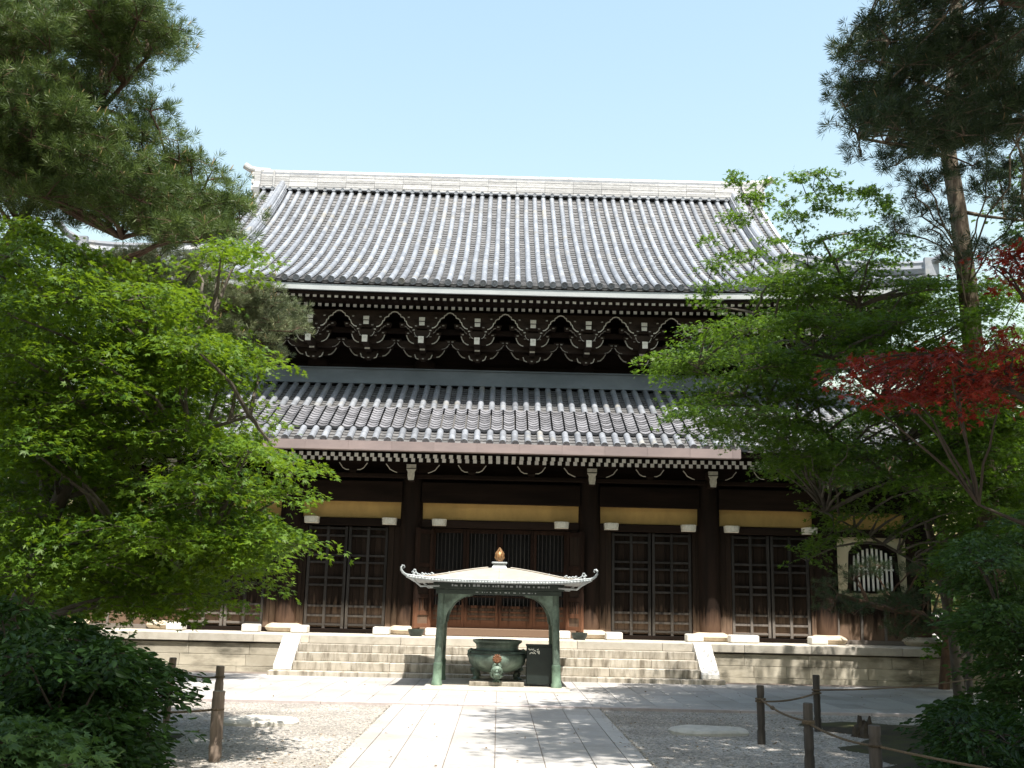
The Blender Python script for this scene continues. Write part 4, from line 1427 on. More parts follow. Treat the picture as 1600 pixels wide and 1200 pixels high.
def inpoly(px, py, poly):
    c = False
    j = len(poly) - 1
    for i in range(len(poly)):
        xi, yi = poly[i]; xj, yj = poly[j]
        if (yi > py) != (yj > py) and px < (xj - xi) * (py - yi) / (yj - yi) + xi:
            c = not c
        j = i
    return c
def pads_in(poly, n, Y0, Y1, r0, r1, keep=.75, mind=.6, front=0.0):
    """pad centres filling the solid seen behind an outline, at distances Y0..Y1"""
    xs_, ys_ = [p[0] for p in poly], [p[1] for p in poly]
    out = []
    tries = 0
    while len(out) < n and tries < n * 80:
        tries += 1
        px, py = random.uniform(min(xs_), max(xs_)), random.uniform(min(ys_), max(ys_))
        Y = random.uniform(Y0, Y1)
        r = random.uniform(r0, r1)
        rp = r * keep * FPX / Y
        if not (inpoly(px, py, poly) and inpoly(px - rp, py, poly) and inpoly(px + rp, py, poly) and inpoly(px, py - rp * .35, poly) and inpoly(px, py + rp * .35, poly)):
            continue
        p = at(px, py, Y)
        if any(np.linalg.norm((p - q[0]) * (1, 1, 2.2)) < mind * (r + q[1]) * .5 for q in out): continue
        out.append((p, r))
    return out

def limb(b, a, c, r0, r1, n=6, sag=.12, k=5):
    a, c = np.array(a, float), np.array(c, float)
    d = c - a
    pts = []
    L_ = np.linalg.norm(d)
    for i in range(k + 1):
        t = i / k
        p = a + d * t
        p = p + np.array((random.uniform(-1, 1), random.uniform(-1, 1), 0)) * .035 * L_ * math.sin(math.pi * t)
        p[2] += sag * L_ * math.sin(math.pi * t)
        pts.append(p)
    b.tube(pts, [r0 + (r1 - r0) * i / k for i in range(k + 1)], n, 0, .5, cap=False)
    return pts

def attach(skel, p):
    best, bd = None, 1e9
    for line in skel:
        for q in line:
            dz = p[2] - q[2]
            d = math.hypot(p[0] - q[0], p[1] - q[1]) + abs(dz - .5) * .9 + (2 if dz < -.4 else 0)
            if d < bd: best, bd = q, d
    return best
def trunkline(pts, n=14):
    pts = [np.array(p, float) for p in pts]
    out = []
    for i in range(len(pts) - 1):
        for k in range(n // (len(pts) - 1)):
            out.append(pts[i] + (pts[i + 1] - pts[i]) * k / (n // (len(pts) - 1)))
    out.append(pts[-1])
    return out

def leafy(pads, nspray, nleaf, size, tmpl, thick=.2, spray_r=.28, flat=.9, droop=.22, tiltv=.45, tipbright=.25, trunkpos=None):
    """leaves in flat sprays spread over flattened pads; returns stamped vertices, faces per leaf, tones, spray centres"""
    P, D, Nn, Sz, Tn, centres = [], [], [], [], [], []
    for (c, r) in pads:
        ptone = random.uniform(-.27, .27)
        ns = max(2, int(nspray * r * r * random.uniform(.6, 1.25)))
        out0 = np.array(c) - (trunkpos if trunkpos is not None else np.array(c) - (0, 0, 1)); out0[2] = 0
        out0 = out0 / (np.linalg.norm(out0) + 1e-6)
        for _ in range(ns):
            w = random.random() * 2 * math.pi
            q = math.sqrt(random.random())
            sc = np.array(c) + np.array((q * r * math.cos(w), q * r * math.sin(w), random.uniform(-thick, thick) * r - droop * r * q * q))
            centres.append((sc, c))
            od = np.array((math.cos(w), math.sin(w), -.25)) * q + out0 * .5
            od /= np.linalg.norm(od) + 1e-6
            m = int(nleaf * random.uniform(.6, 1.3))
            u = rng.uniform(-1, 1, (m, 2))
            sd = np.array((-od[1], od[0], 0.0))
            pos = sc + spray_r * (u[:, :1] * od * 1.3 + u[:, 1:] * sd * (1 - .45 * np.abs(u[:, :1]))) + rng.normal(0, .035, (m, 3)) * (1, 1, flat)
            pos[:, 2] -= .18 * spray_r * (u[:, 0] + .3) ** 2
            dd = od[None] * .8 + sd[None] * u[:, 1:] * .9 + rng.normal(0, .35, (m, 3)) * (1, 1, .6)
            nn = np.array((0, 0, 1.0))[None] + rng.normal(0, tiltv, (m, 3))
            P.append(pos); D.append(dd); Nn.append(nn)
            Sz.append(size * rng.uniform(.5, 1.3, m))
            Tn.append(np.clip(.42 + ptone + random.uniform(-.12, .12) + rng.normal(0, .19, m) + tipbright * (q - .5), 0, 1))
    P, D, Nn, Sz, Tn = map(np.concatenate, (P, D, Nn, Sz, Tn))
    V, k = stamp(P, D, Nn, Sz, tmpl)
    return V, k, np.repeat(Tn, k), centres

def broadleaf(name, label, cat, base, skel, rad, pads, leafm, barkm, nspray, nleaf, size, tmpl=T_MAPLE, group=None, twig=True, lr=.03, **kw):
    t = thing(name, label, cat, base, group)
    V, k, tn, centres = leafy(pads, nspray, nleaf, size, tmpl, trunkpos=np.array(base), **kw)
    nf = len(V) // 4
    np_mesh('crown', V, nf, 4, tn, leafm, t, base)
    b = MB()
    for line, rr in zip(skel, rad):
        b.tube(line, list(np.linspace(rr[0], rr[1], len(line))), 10, 0, .5)
    for (c, r) in pads:
        q = attach(skel, c)
        limb(b, q, c - np.array((0, 0, .06)), lr, .008, 5, .06)
    if twig:
        for (s, c) in centres[::2]:
            limb(b, c - np.array((0, 0, .06)), s, .007, .003, 3, .03, 2)
    b.build('trunk', barkm, t, smooth=True)
    return t

def pine(name, label, base, skel, rad, pads, leafm, barkm, ntuft=95, size=.12, rz=.32, tmpl=T_TUFT, candles=.0, lr=.05, cat='pine', group=None):
    t = thing(name, label, cat, base, group)
    P, D, Tn = [], [], []
    bb = MB()
    cb = MB()
    for line, rr in zip(skel, rad):
        bb.tube(line, list(np.linspace(rr[0], rr[1], len(line))), 12, 0, .5)
    for (c, r) in pads:
        q = attach(skel, c)
        limb(bb, q, c - np.array((0, 0, .1)), lr * (.7 + .5 * r), .014, 6, .05)
        n = max(6, int(ntuft * r * r))
        pt = random.uniform(-.15, .15)
        subs = []
        for _ in range(max(4, int(9 * r))):
            w = random.random() * 2 * math.pi
            qd = math.sqrt(random.random())
            s = c + np.array((qd * r * math.cos(w), qd * r * math.sin(w), random.uniform(-.5, .5) * rz * r + .1 * r * (1 - qd)))
            subs.append(s)
            limb(bb, c - np.array((0, 0, .1)), s, .012, .005, 4, .04, 3)
        for _ in range(n):
            s = random.choice(subs)
            o = rng.normal(0, 1, 3) * (.17, .17, .08) * (.6 + .5 * r)
            p = s + o
            P.append(p)
            dd = np.array((o[0], o[1], .09 + abs(o[2]))) / .2 + rng.normal(0, .35, 3)
            dd[2] = abs(dd[2]) * .8 + .15
            D.append(dd)
            Tn.append(np.clip(.45 + pt + random.gauss(0, .2), 0, 1))
            if random.random() < .4:
                limb(bb, s, p, .004, .003, 3, 0, 1)
            if random.random() < candles:
                d_ = dd / np.linalg.norm(dd) * .5 + np.array((0, 0, .7))
                cb.tube([p, p + d_ * .06, p + d_ * .11], [.007, .009, .004], 4)
    P, D = np.array(P), np.array(D)
    V, k = stamp(P, D, rng.normal(0, 1, P.shape), size * rng.uniform(.75, 1.25, len(P)), tmpl)
    np_mesh('crown', V, len(V) // 4, 4, np.repeat(np.array(Tn), k), leafm, t, base)
    bb.build('trunk', barkm, t, smooth=True)
    if cb.v:
        tag(cb.build('candles', 'candle', t), kind='stuff')
    return t

# --- left pine
base = (-9.2, 17.0, 0)
sk = [trunkline([(-9.2, 17, 0), (-9.0, 17, 3), (-8.6, 16.8, 6.0), (-8.9, 16.4, 9.5), (-9.2, 16.2, 13.0)]),
      trunkline([(-8.7, 16.75, 6.2), at(90, 250, 16.2), at(230, 90, 15.5)], 8),
      trunkline([(-8.7, 16.75, 6.6), at(60, 300, 16.4), at(125, 340, 16.2), at(190, 372, 16), at(300, 340, 15.8)], 12),
      trunkline([(-8.65, 16.8, 5.6), at(250, 380, 17), at(350, 330, 17)], 8)]
rd = [(.32, .12), (.07, .03), (.08, .025), (.06, .02)]
poly = [(-120, -120), (140, -110), (285, 20), (285, 70), (225, 125), (275, 190), (330, 235), (340, 255), (335, 290), (355, 300), (395, 330), (380, 370), (330, 395), (200, 385), (120, 345), (30, 320), (-120, 330)]
pads = pads_in(poly, 175, 13.8, 18.2, .40, .85, .75, .55)
pads += [(at(q[0], q[1], 16.3), .5) for q in ((15, 330), (60, 335), (100, 310), (60, 290), (150, 330), (200, 350), (10, 290), (260, 365))]
pads += [(at(250, 45, 15.0), .42), (at(205, 70, 15), .45), (at(235, 165, 15), .4), (at(300, 245, 15.5), .42), (at(325, 272, 15.3), .32), (at(345, 335, 15.6), .5), (at(375, 335, 15.6), .28), (at(310, 370, 15.6), .5)]
pine('pine_tree', 'tall pine with layered sunlit boughs above the bright maple on the left', base, sk, rd, pads, 'needle', 'pbark', 270, .14, candles=.06, lr=.035)
# --- grey-green pine bough in front of the eaves
base = (-9.4, 20.2, 0)
sk = [trunkline([(-9.4, 20.2, 0), (-9.2, 20.1, 2.5), (-8.2, 19.9, 4.8), (-6.6, 19.6, 6.4)])]
poly = [(150, 385), (340, 395), (430, 440), (455, 480), (482, 505), (478, 540), (440, 545), (455, 590), (380, 600), (300, 560), (160, 470)]
pads = pads_in(poly, 42, 18.6, 20.4, .35, .7, .75, .6) + [(at(455, 510, 19.2), .3), (at(430, 470, 19.3), .35), (at(250, 395, 19.5), .5), (at(330, 405, 19.5), .45)]
pine('pine_tree', 'pale grey-green pine filling the gap between the bright maple and the temple eaves', base, sk, [(.2, .06)], pads, 'needleg', 'pbark', 480, .12, candles=.03, lr=.03)
# --- left maple
base = (-6.3, 12.6, 0)
b0 = at(40, 900, 12.6)
sk = [trunkline([(-6.3, 12.6, 0), at(45, 920, 12.6), at(75, 820, 12.6), at(130, 700, 12.4), at(200, 600, 12.2), at(330, 500, 12)], 18),
      trunkline([at(75, 820, 12.6), at(60, 640, 13), at(90, 480, 13)], 10),
      trunkline([at(130, 700, 12.4), at(260, 690, 12), at(390, 650, 11.8)], 9),
      trunkline([at(60, 860, 12.6), at(200, 850, 12), at(330, 860, 11.7)], 9)]
rd = [(.15, .03), (.07, .02), (.05, .015), (.05, .015)]
poly = [(-60, 330), (60, 335), (130, 360), (240, 385), (330, 400), (385, 372), (440, 380), (452, 398), (420, 440), (400, 500), (455, 545), (480, 575), (455, 610), (470, 650), (495, 690), (535, 735), (530, 775), (505, 800), (545, 848), (535, 862), (480, 850), (470, 905), (455, 925), (400, 920), (360, 950), (250, 962), (180, 945), (110, 955), (-60, 940)]
pads = pads_in(poly, 150, 10.6, 14.2, .38, .75, .8, .55)
poly = [(x - (48 if x > 300 else 0), y) for x, y in poly]
pads = pads_in(poly, 150, 10.6, 14.2, .38, .75, .8, .55)
for q in ((425, 392, 12.2, .3), (395, 400, 12.4, .4), (455, 572, 12, .28), (430, 560, 12.2, .4), (430, 640, 12, .4), (510, 735, 11.8, .3), (480, 715, 12, .4), (500, 770, 11.7, .35), (525, 850, 11.4, .25), (490, 838, 11.5, .35), (440, 830, 11.6, .45), (440, 915, 11.6, .28), (400, 880, 11.6, .45), (350, 925, 11.4, .35), (270, 945, 11.4, .4)):
    pads.append((at(q[0] - 45, q[1] - 6, q[2]), q[3]))
for q in ((180, 840), (215, 850), (240, 875), (205, 880), (160, 870), (20, 545), (40, 580), (10, 600), (190, 905), (60, 520)):
    pads.append((at(q[0], q[1], 12.8), .42))
broadleaf('maple_tree', 'bright green maple spreading in front of the left end of the temple', 'maple', base, sk, rd, pads, 'maple', 'bark', 58, 42, .062, spray_r=.26)
# --- right pine with a bare pale trunk
base = (8.55, 18.6, 0)
p0 = gr(1570, 1116)
base = (p0[0], p0[1], 0)
Yt = p0[1]
sk = [trunkline([base, at(1553, 900, Yt), at(1530, 650, Yt), at(1512, 450, Yt), at(1497, 330, Yt), at(1482, 240, Yt), at(1490, 100, Yt), at(1500, -120, Yt)], 21),
      trunkline([at(1482, 245, Yt), at(1420, 230, Yt - 1.8), at(1340, 215, Yt - 3)], 8),
      trunkline([at(1488, 150, Yt), at(1400, 110, Yt - 1.8), at(1320, 75, Yt - 3.2)], 8),
      trunkline([at(1500, 330, Yt), at(1540, 338, Yt - .3), at(1600, 345, Yt - .8)], 8)]
rd = [(.22, .11), (.05, .02), (.05, .02), (.04, .02)]
poly = [(1345, -100), (1360, 20), (1325, 45), (1285, 68), (1305, 95), (1345, 110), (1330, 130), (1295, 155), (1305, 185), (1320, 200), (1310, 230), (1345, 262), (1390, 265), (1440, 290), (1520, 230), (1600, 230), (1720, 240), (1720, -100)]
pads = pads_in(poly, 105, Yt - 5.6, Yt - 1.8, .38, .72, .75, .6)
pads += [(at(1310, 72, Yt - 3.5), .30), (at(1345, 80, Yt - 3.5), .4), (at(1320, 158, Yt - 3.5), .3), (at(1330, 195, Yt - 3.5), .32), (at(1345, 235, Yt - 3.5), .32), (at(1400, 250, Yt - 1.5), .4), (at(1375, 40, Yt - 3.5), .4),
         (at(1560, 270, Yt - .5), .5), (at(1590, 300, Yt - .5), .45), (at(1540, 300, Yt - 2), .45), (at(1580, 340, Yt - 2), .45), (at(1550, 380, Yt - 2), .4), (at(1600, 270, Yt - 2), .5), (at(1500, 400, Yt - 1.5), .4), (at(1430, 300, Yt - 2), .4), (at(1520, 250, Yt - 2.5), .45), (at(1450, 285, Yt - 2.5), .45), (at(1440, 330, Yt - 1), .38), (at(1400, 355, Yt - 1), .35), (at(1470, 385, Yt - 1), .3), (at(1455, 350, Yt - 1), .4)]
pine('pine_tree', 'tall pine with a bare pale upper trunk standing at the right edge', base, sk, rd, pads, 'needled', 'pbarkp', 230, .15, candles=.04, rz=.4, lr=.016)
# --- overhanging pine, its trunk outside the right edge
base = (9.0, 10.2, 0)
sk = [trunkline([(9.0, 10.2, 0), (8.8, 10.2, 5), (8.4, 10.2, 9), (8.2, 10.2, 12.5)]),
      trunkline([(8.6, 10.2, 8.4), (6.5, 10.5, 9.2), (4.4, 10.8, 9.8), (2.2, 11, 10.3)], 9),
      trunkline([(8.6, 10.2, 7.6), (7.2, 11.0, 8.4), (6.0, 11.6, 9.0)], 9),
      trunkline([(8.6, 10.2, 7.0), (6.6, 9.2, 8.0), (4.6, 8.4, 8.9)], 9)]
pads = []
random.seed(21)
for _ in range(120):
    x = random.uniform(2.0, 10.5); y = random.uniform(6.4, 12.6)
    if x < 3.6 and y < 9: continue
    zmin = 1.7 + max(.66 * y, 0) + .25
    if x > 5.0: zmin -= (x - 5.0) * .28
    if x < 4.5: zmin += .5
    pads.append((np.array((x, y, zmin + random.uniform(.1, 1.8))), random.uniform(.55, .95)))
pine('pine_tree', 'near pine whose dark boughs hang in from the top right corner', base, sk, [(.32, .12), (.11, .03), (.09, .03), (.09, .03)], pads, 'needled', 'pbark', 150, .17, tmpl=T_TUFTL, rz=.35)
# --- right green maple
p0 = gr(1500, 1096)
base = (p0[0], p0[1], 0)
Y0 = p0[1] - 2.0
sk = [trunkline([base, at(1490, 1000, Y0 + 1.6), at(1470, 900, Y0 + 1.2), at(1440, 780, Y0 + .8), at(1400, 640, Y0), at(1340, 480, Y0 - .3), at(1285, 375, Y0 - .4)], 18),
      trunkline([base, at(1530, 960, Y0 + 1.8), at(1540, 860, Y0 + 1.6), at(1530, 760, Y0 + 1.4), at(1500, 640, Y0 + 1)], 12),
      trunkline([at(1440, 780, Y0 + .8), at(1330, 700, Y0), at(1200, 640, Y0 - .6), at(1090, 575, Y0 - .8)], 9),
      trunkline([at(1470, 900, Y0 + 1.2), at(1380, 850, Y0 + .5), at(1290, 800, Y0)], 9),
      trunkline([at(1400, 640, Y0), at(1300, 560, Y0 - .6), at(1180, 490, Y0 - 1)], 9)]
rd = [(.11, .02), (.06, .02), (.045, .012), (.035, .012), (.035, .012)]
poly = [(1060, 500), (1110, 470), (1140, 440), (1200, 400), (1290, 400), (1350, 350), (1420, 345), (1500, 390), (1560, 440), (1640, 450), (1640, 900), (1560, 860), (1480, 850), (1400, 770), (1300, 760), (1240, 745), (1190, 715), (1110, 690), (1040, 650), (1055, 600), (1010, 560), (1015, 535)]
pads = pads_in(poly, 130, Y0 - 2.4, Y0 + 1.8, .38, .72, .75, .55)
for q in ((1045, 550, .32), (1090, 525, .4), (1085, 480, .3), (1060, 640, .25), (1120, 585, .4), (1150, 650, .35), (1190, 730, .25), (1230, 790, .25), (1255, 850, .3), (1280, 820, .3), (1235, 870, .2), (1320, 800, .35), (1400, 790, .4), (1170, 690, .3), (1250, 720, .3)):
    pads.append((at(q[0] + 24, q[1], Y0 - random.uniform(0, 1.2)), q[2]))
pads += [(at(q[0], q[1], Y0 + .2), .3) for q in ((1300, 800), (1335, 785), (1375, 800), (1410, 825), (1445, 850), (1290, 840), (1440, 800), (1480, 820), (1330, 830), (1460, 890))]
pads += [(at(q[0], q[1], Y0 - .3), .38) for q in ((1450, 440), (1495, 432), (1470, 480), (1525, 470), (1545, 440), (1500, 510), (1550, 510), (1420, 470))]
pads += pads_in([(1430, 560), (1660, 540), (1660, 1015), (1560, 1010), (1500, 960), (1440, 850)], 90, Y0 - 1.5, Y0 + 2.2, .35, .6, .65, .45)
tR = broadleaf('maple_tree', 'green maple spreading in front of the right end of the temple', 'maple', base, sk, rd, pads, 'maple2', 'bark', 56, 40, .064, spray_r=.27)
# airy top shoots of the same maple
sp = []
for q in ((1150, 275), (1175, 300), (1205, 290), (1215, 325), (1245, 270), (1265, 300), (1275, 275), (1290, 330), (1250, 350), (1310, 295), (1320, 330), (1345, 290), (1370, 300), (1395, 310), (1385, 335), (1180, 345), (1150, 330), (1140, 400), (1120, 375), (1170, 390), (1210, 370), (1225, 400), (1250, 385), (1280, 370), (1300, 400), (1330, 370), (1105, 410), (1130, 440), (1165, 430), (1200, 440), (1240, 430), (1100, 455), (1360, 350), (1270, 420), (1195, 315), (1300, 440)):
    for _ in range(2):
        sp.append((at(q[0] + random.uniform(-14, 14), q[1] + random.uniform(-10, 10), Y0 - .6 + random.uniform(-.6, .6)), random.uniform(.16, .28)))
V, k, tn, ce = leafy(sp, 95, 20, .07, T_MAPLE, spray_r=.16, trunkpos=np.array(base), tiltv=.7)
np_mesh('upper_shoots', V, len(V) // 4, 4, tn, 'maple2', tR, base)
b = MB()
conn = [np.array(q) for q in sk[0][-6:]] + [np.array(q) for q in sk[4][2:]]
todo = [c for c, r_ in sp]
while todo:
    dm, i, q = min(((np.linalg.norm(c - q), i, k) for i, c in enumerate(todo) for k, q in enumerate(conn)), key=lambda e: e[0])
    c = todo.pop(i)
    limb(b, conn[q], c, .010, .004, 4, .04, 3)
    conn.append(c)
tag(b.build('shoot_twigs', 'twig', tR), kind='stuff')
# --- red maple reaching in from the right
base = (6.4, 10.4, 0)
sk = [trunkline([base, (6.3, 10.4, 1.5), (6.0, 10.4, 2.8), (5.4, 10.3, 3.7), (4.4, 10.2, 4.2)], 12),
      trunkline([(6.1, 10.4, 2.4), (5.6, 10.5, 4.0), (5.5, 10.6, 5.4)], 8),
      trunkline([(6.2, 10.4, 1.9), (5.4, 10.2, 2.4), (4.6, 10.1, 2.7)], 8)]
p1 = [(1300, 565), (1345, 545), (1450, 528), (1520, 515), (1660, 495), (1660, 650), (1540, 655), (1480, 640), (1410, 632), (1320, 625), (1350, 600)]
p2 = [(1505, 395), (1560, 385), (1660, 370), (1660, 450), (1560, 445)]
p3 = [(1385, 795), (1470, 752), (1530, 735), (1660, 725), (1660, 820), (1560, 830), (1480, 815)]
pads = pads_in(p1, 30, 9.4, 11.0, .2, .36, .75, .5) + pads_in(p2, 9, 10, 11.0, .2, .35, .6, .5) + []
pads += [(at(1325, 568, 9.8), .16), (at(1345, 575, 9.8), .2), (at(1340, 612, 9.9), .18), (at(1375, 590, 10), .25), (at(1420, 560, 10), .28), (at(1480, 545, 10), .3)]
broadleaf('red_maple_tree', 'dark red maple reaching in from the right edge', 'maple', base, sk, [(.09, .02), (.05, .015), (.04, .012)], pads, 'redmaple', 'twig', 62, 28, .056, spray_r=.2, lr=.016)
# --- low dark pine bough before the bell-shaped window
p0 = gr(1475, 1080)
base = (p0[0], p0[1], 0)
Yq = p0[1] - 1.2
sk = [trunkline([base, at(1480, 1000, Yq + .9), at(1440, 960, Yq + .4), at(1380, 950, Yq), at(1310, 930, Yq - .3)], 12)]
sk += [trunkline([at(1480, 1000, Yq + .9), at(1490, 860, Yq + .8), at(1440, 750, Yq + .3), at(1330, 735, Yq - .2)], 12)]
poly = [(1265, 915), (1310, 885), (1400, 875), (1480, 880), (1560, 890), (1560, 985), (1470, 990), (1430, 1010), (1390, 985), (1320, 980), (1270, 950)]
poly2 = [(1240, 745), (1300, 710), (1420, 690), (1560, 690), (1560, 770), (1420, 775), (1300, 772)]
pads = pads_in(poly, 34, Yq - 1, Yq + .8, .28, .5, .7, .55) + pads_in(poly2, 24, Yq - 1, Yq + .8, .25, .45, .7, .55)
pads += [(at(1300, 910, Yq - .3), .28), (at(1300, 950, Yq - .3), .25), (at(1400, 990, Yq - .4), .25), (at(1290, 735, Yq - .4), .25)]
pine('pine_tree', 'low trained pine with a dark drooping bough below the bell-shaped window', base, sk, [(.12, .04), (.07, .03)], pads, 'needled', 'pbark', 230, .11, rz=.35, lr=.03)
# --- shrubs
def shrub(label, base, polys, npads, Y0, Y1, leafm, size, nspray, nleaf, r0=.18, r1=.36, tmpl=T_OVAL, name='shrub', extra=(), **kw):
    pads = []
    for poly in polys:
        pads += pads_in(poly, npads, Y0, Y1, r0, r1, .7, .5)
    for q in extra: pads.append((at(q[0], q[1], q[2]), q[3]))
    sk = [trunkline([base, (base[0], base[1], .4)], 3)]
    for k in range(6):
        c = random.choice(pads)[0]
        sk.append(trunkline([(base[0] + random.uniform(-.4, .4), base[1] + random.uniform(-.3, .3), 0), (c[0] * .5 + base[0] * .5, c[1] * .5 + base[1] * .5, c[2] * .55), c - np.array((0, 0, .1))], 8))
    return broadleaf(name, label, 'shrub', base, sk, [(.03, .02)] + [(.022, .008)] * 6, pads, leafm, 'twig', nspray, nleaf, size, tmpl=tmpl, lr=.01, **kw)
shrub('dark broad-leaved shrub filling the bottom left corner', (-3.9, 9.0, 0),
      [[(-40, 925), (70, 920), (140, 960), (185, 985), (240, 1030), (255, 1060), (235, 1110), (245, 1230), (-40, 1230)]], 95, 8.0, 10.4, 'shrub', .082, 170, 30, spray_r=.16, tiltv=.7, droop=.3,
      extra=((262, 1050, 9.3, .14), (270, 1070, 9.2, .14), (255, 1085, 9.2, .16), (225, 1040, 9.3, .2), (210, 1090, 9.0, .22), (180, 1010, 9.4, .22), (235, 1140, 8.8, .2)))
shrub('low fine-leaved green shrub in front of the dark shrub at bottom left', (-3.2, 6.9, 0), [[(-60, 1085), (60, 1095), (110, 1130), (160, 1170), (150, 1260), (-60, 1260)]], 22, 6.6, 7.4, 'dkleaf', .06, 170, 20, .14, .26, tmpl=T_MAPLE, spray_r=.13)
shrub('low fern-like shrub on the mossy ground at bottom right', (6.9, 11.5, 0), [[(1450, 1110), (1500, 1095), (1640, 1120), (1640, 1215), (1470, 1215), (1440, 1160)]], 42, 10.2, 12.6, 'shrub', .075, 150, 26, .18, .34, spray_r=.16, tiltv=.6)
shrub('small glossy shrub with upright leaves by the far fence post', (6.9, 15.2, 0), [[(1465, 1095), (1520, 1082), (1575, 1100), (1575, 1150), (1465, 1150)]], 14, 14.6, 15.6, 'dkleaf', .14, 130, 12, .18, .3, spray_r=.16, tiltv=.8)
shrub('dark evergreen bush between the pine trunk and the right edge', (8.2, 13.6, 0), [[(1470, 860), (1530, 800), (1680, 780), (1680, 1120), (1560, 1115), (1490, 1010)]], 60, 12.6, 15.2, 'dkleaf', .085, 110, 24, .25, .45, spray_r=.2, tiltv=.6)
# --- trees beyond the ends of the temple
def farTree(name, label, polys, Y0, Y1, n, basepx, leafm, size=.13, nspray=55, nleaf=28, r0=.4, r1=.9, group=None):
    bx = at(basepx, 1000, (Y0 + Y1) / 2)
    base = (bx[0], bx[1], 0)
    pads = []
    for poly in polys: pads += pads_in(poly, n, Y0, Y1, r0, r1, .7, .55)
    top = max(p[0][2] for p in pads)
    sk = [trunkline([base, (base[0] + .2, base[1], top * .5), (base[0], base[1], top * .9)], 10)]
    return broadleaf(name, label, 'tree', base, sk, [(.2, .05)], pads, leafm, 'bark', nspray, nleaf, size, tmpl=T_DIA, group=group, twig=False, lr=.05, spray_r=.35)
farTree('broadleaf_tree', 'bright leafy tree glimpsed behind the trunks beyond the right end of the temple', [[(1435, 620), (1500, 520), (1800, 520), (1800, 1030), (1450, 1030), (1435, 850)]], 22.0, 26, 110, 1640, 'bgleaf')
farTree('broadleaf_tree', 'dark broadleaf tree at the right edge above the red maple', [[(1530, 330), (1560, 250), (1600, 170), (1720, 150), (1720, 480), (1600, 470), (1560, 430)]], 19.5, 22, 30, 1680, 'dkleaf', .10, 22, 22, .35, .7)
farTree('broadleaf_tree', 'leafy tree glimpsed below the left maple beyond the temple end', [[(-220, 600), (110, 600), (140, 760), (140, 1000), (-220, 1010)]], 19.0, 23, 90, 30, 'bgleaf')
farTree('broadleaf_tree', 'dark tree behind the left pine at the left edge', [[(-200, 300), (-20, 300), (30, 420), (60, 560), (60, 700), (-200, 700)]], 18.5, 22, 34, -60, 'dkleaf', .11)
# --- tall unseen trees put in round the viewpoint to shade the near ground
def shadeTree(label, base, c, rx, ry, rz, n, group='unseen shade trees around the viewpoint'):
    t = thing('shade_tree', label, 'tree', base, group)
    u = rng.normal(0, 1, (n, 3)); u /= np.linalg.norm(u, axis=1, keepdims=True)
    rr = rng.uniform(.35, 1, n) ** .5
    P = np.array(c) + u * rr[:, None] * np.array((rx, ry, rz)) * (1 + .18 * np.sin(u[:, :1] * 7 + u[:, 1:2] * 5))
    V, k = stamp(P, rng.normal(0, 1, (n, 3)) + u, rng.normal(0, .6, (n, 3)) + (0, 0, 1), rng.uniform(.2, .42, n), T_DIA)
    np_mesh('crown', V, len(V) // 4, 4, np.repeat(rng.uniform(.2, .8, n), k), 'dkleaf', t, base)
    b = MB()
    b.tube([base, (base[0], base[1], c[2] * .5), c], [.3, .24, .1], 10)
    for k in range(8):
        w = k * .8
        limb(b, (base[0] * .6 + c[0] * .4, base[1] * .6 + c[1] * .4, c[2] * .7), (c[0] + rx * .7 * math.cos(w), c[1] + ry * .7 * math.sin(w), c[2] + random.uniform(-.4, .5) * rz), .09, .02, 6)
    b.build('trunk', 'bark', t, smooth=True)
shadeTree('unseen tall tree left of the viewpoint, shading the bottom left shrub', (-8.5, 3.5, 0), (-8.6, 4.2, 9.6), 3.6, 4.2, 2.6, 3600)
shadeTree('unseen tall tree close by the viewpoint on its left, shading the near shrub', (-4.6, 1.5, 0), (-3.3, 4.1, 10.0), 3.0, 2.9, 2.0, 3600)
def clumpTree(label, base, c, group, nclump, region, lift):  # unseen crown kept above the view, shaped to throw shade
    t = thing('shade_tree', label, 'tree', base, group)
    P = []
    for _ in range(nclump):
        q = region()
        if q is None: continue
        x, y = q
        z = 1.7 + .66 * y + lift(x) + random.uniform(0, 2.2)
        n = 34
        P.append(np.array((x, y, z)) + rng.normal(0, 1, (n, 3)) * (.42, .42, .22))
    P = np.concatenate(P)
    n = len(P)
    V, k = stamp(P, rng.normal(0, 1, (n, 3)), rng.normal(0, .5, (n, 3)) + (0, 0, 1), rng.uniform(.15, .3, n), T_DIA)
    np_mesh('crown', V, len(V) // 4, 4, np.repeat(rng.uniform(.2, .8, n), k), 'dkleaf', t, base)
    b = MB()
    b.tube([base, (base[0], base[1], 6), c], [.3, .22, .12], 10)
    for k in range(14):
        limb(b, (c[0], c[1], 7 + k * .25), P[k * (n // 14)], .08, .02, 6)
    b.build('trunk', 'bark', t, smooth=True)
def reg_r():
    x, y = random.uniform(2.2, 12), random.uniform(4.6, 13.0)
    return None if x < 2.3 + abs(y - 10.5) * .42 else (x, y)
def reg_l():
    return random.uniform(-10.5, -4.3), random.uniform(6.0, 11.5)
clumpTree('unseen tall tree right of the viewpoint, shading the gravel and the mossy ground', (10.5, 6.0, 0), (9.5, 7, 11), 'unseen shade trees around the viewpoint', 850, reg_r, lambda x: 1.15)
clumpTree('unseen tree added left of the maple to shade its lower left side', (-9.5, 7.5, 0), (-8.5, 8.5, 10), 'unseen shade trees around the viewpoint', 320, reg_l, lambda x: .7)  # added out of view to darken the maple's lower left
for i, x in enumerate((-25, -18, -11.5, -5, 2, 8.5, 15, 22)):  # unseen row added to cut the sky light on the temple front
    y = -6.5 - 2.5 * math.sin(i * 2.1)
    shadeTree('unseen tall tree added behind the viewpoint to block sky light', (x, y, 0), (x, y, 9.5), 4.6, 3.6, 8.5, 3000, 'unseen row added behind the viewpoint to block sky light')
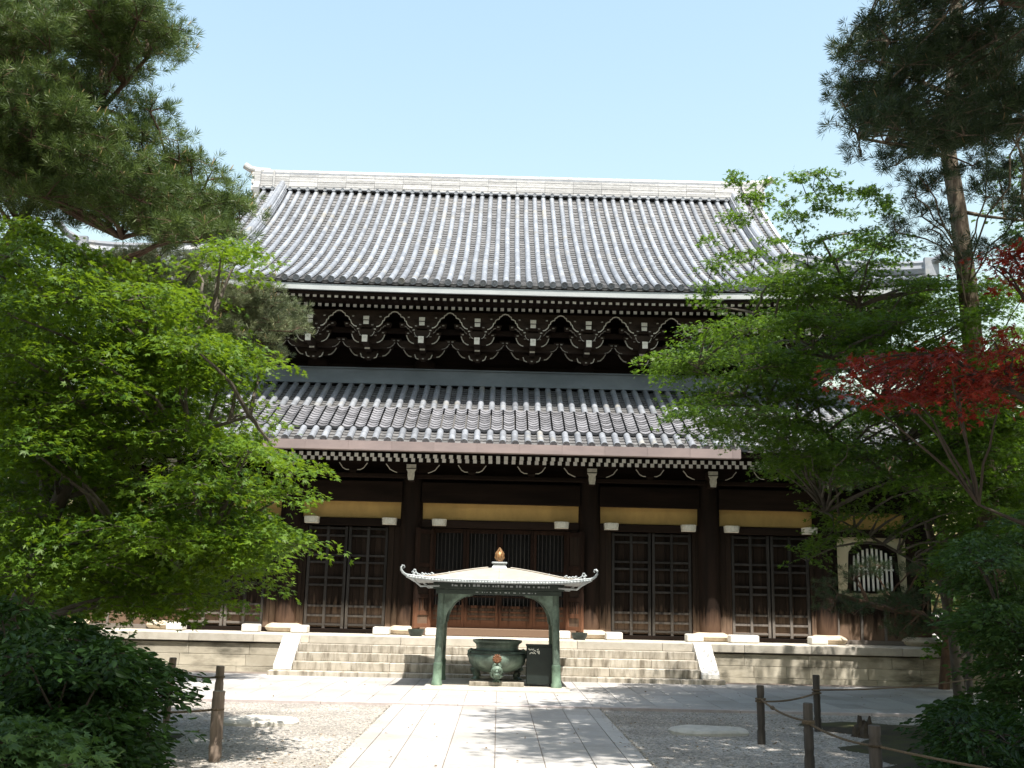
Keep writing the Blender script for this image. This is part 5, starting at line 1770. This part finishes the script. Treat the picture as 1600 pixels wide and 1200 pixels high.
for i, (x, y, h) in enumerate(((14.5, 33, 8.0), (19, 30, 9.0), (24, 36, 9.0), (30, 31, 9.5), (38, 36, 10), (-15, 33, 8.0), (-20, 30, 9.0), (-26, 35, 9.0), (-33, 31, 10))):
    shadeTree('leafy tree of the wood behind the ends of the temple', (x, y, 0), (x, y, h * .5), 3.4, 3.0, h * .5, 2600, 'trees of the wood beyond the temple')
# --- loose stones and fallen leaves on the gravel
def on_gravel(n, x0, x1, y0, y1):
    P = np.stack([rng.uniform(x0, x1, n), rng.uniform(y0, y1, n), np.zeros(n)], 1)
    return P[np.abs(P[:, 0]) > 1.60]
OCT = np.array([[a, b_, c] for a, b_, c in (((1, 0, 0), (0, 1, 0), (0, 0, .7)), ((0, 1, 0), (-1, 0, 0), (0, 0, .7)), ((-1, 0, 0), (0, -1, 0), (0, 0, .7)), ((0, -1, 0), (1, 0, 0), (0, 0, .7)),
                                              ((0, 1, 0), (1, 0, 0), (0, 0, -.7)), ((-1, 0, 0), (0, 1, 0), (0, 0, -.7)), ((0, -1, 0), (-1, 0, 0), (0, 0, -.7)), ((1, 0, 0), (0, -1, 0), (0, 0, -.7)))], float)
P = on_gravel(16000, -5.5, 5.2, 8.5, 17.6)
e_ = rng.uniform(0, 1, 900)
edge = np.stack([np.sign(rng.uniform(-1, 1, 900)) * (1.67 - .12 * e_ ** 3 + .03), rng.uniform(8.5, 17.6, 900), np.full(900, .02)], 1)
P = np.concatenate([P, edge])
n = len(P)
V, k = stamp(P, rng.normal(0, 1, (n, 3)) * (1, 1, .25), np.array((0, 0, 1.0))[None] + rng.normal(0, .2, (n, 3)), rng.uniform(.006, .017, n), OCT)
gs = np_mesh('gravel_stones', V, len(V) // 3, 3, np.repeat(rng.uniform(0, 1, n), k), 'pebble', None, (0, 0, 0))
tag(gs, 'loose grey and tan stones lying over the gravel beside the path', 'gravel', kind='stuff')
P = np.concatenate([on_gravel(420, 1.7, 6, 9.5, 17), on_gravel(260, -6, -1.7, 9, 14), np.stack([rng.uniform(-1.6, 1.6, 40), rng.uniform(11, 17.5, 40), np.full(40, .026)], 1), np.stack([rng.uniform(-9, 9, 110), rng.uniform(17.9, 22.8, 110), np.full(110, .045)], 1)])
P[:, 2] += .008
n = len(P)
V, k = stamp(P, rng.normal(0, 1, (n, 3)) * (1, 1, .15), np.array((0, 0, 1.0))[None] + rng.normal(0, .25, (n, 3)), rng.uniform(.025, .055, n), T_OVAL)
fl = np_mesh('fallen_leaves', V, len(V) // 4, 4, np.repeat(rng.uniform(0, 1, n), k), 'litter', None, (0, 0, 0))
tag(fl, 'scattered dry brown leaves on the gravel and the paving', 'leaves', kind='stuff')
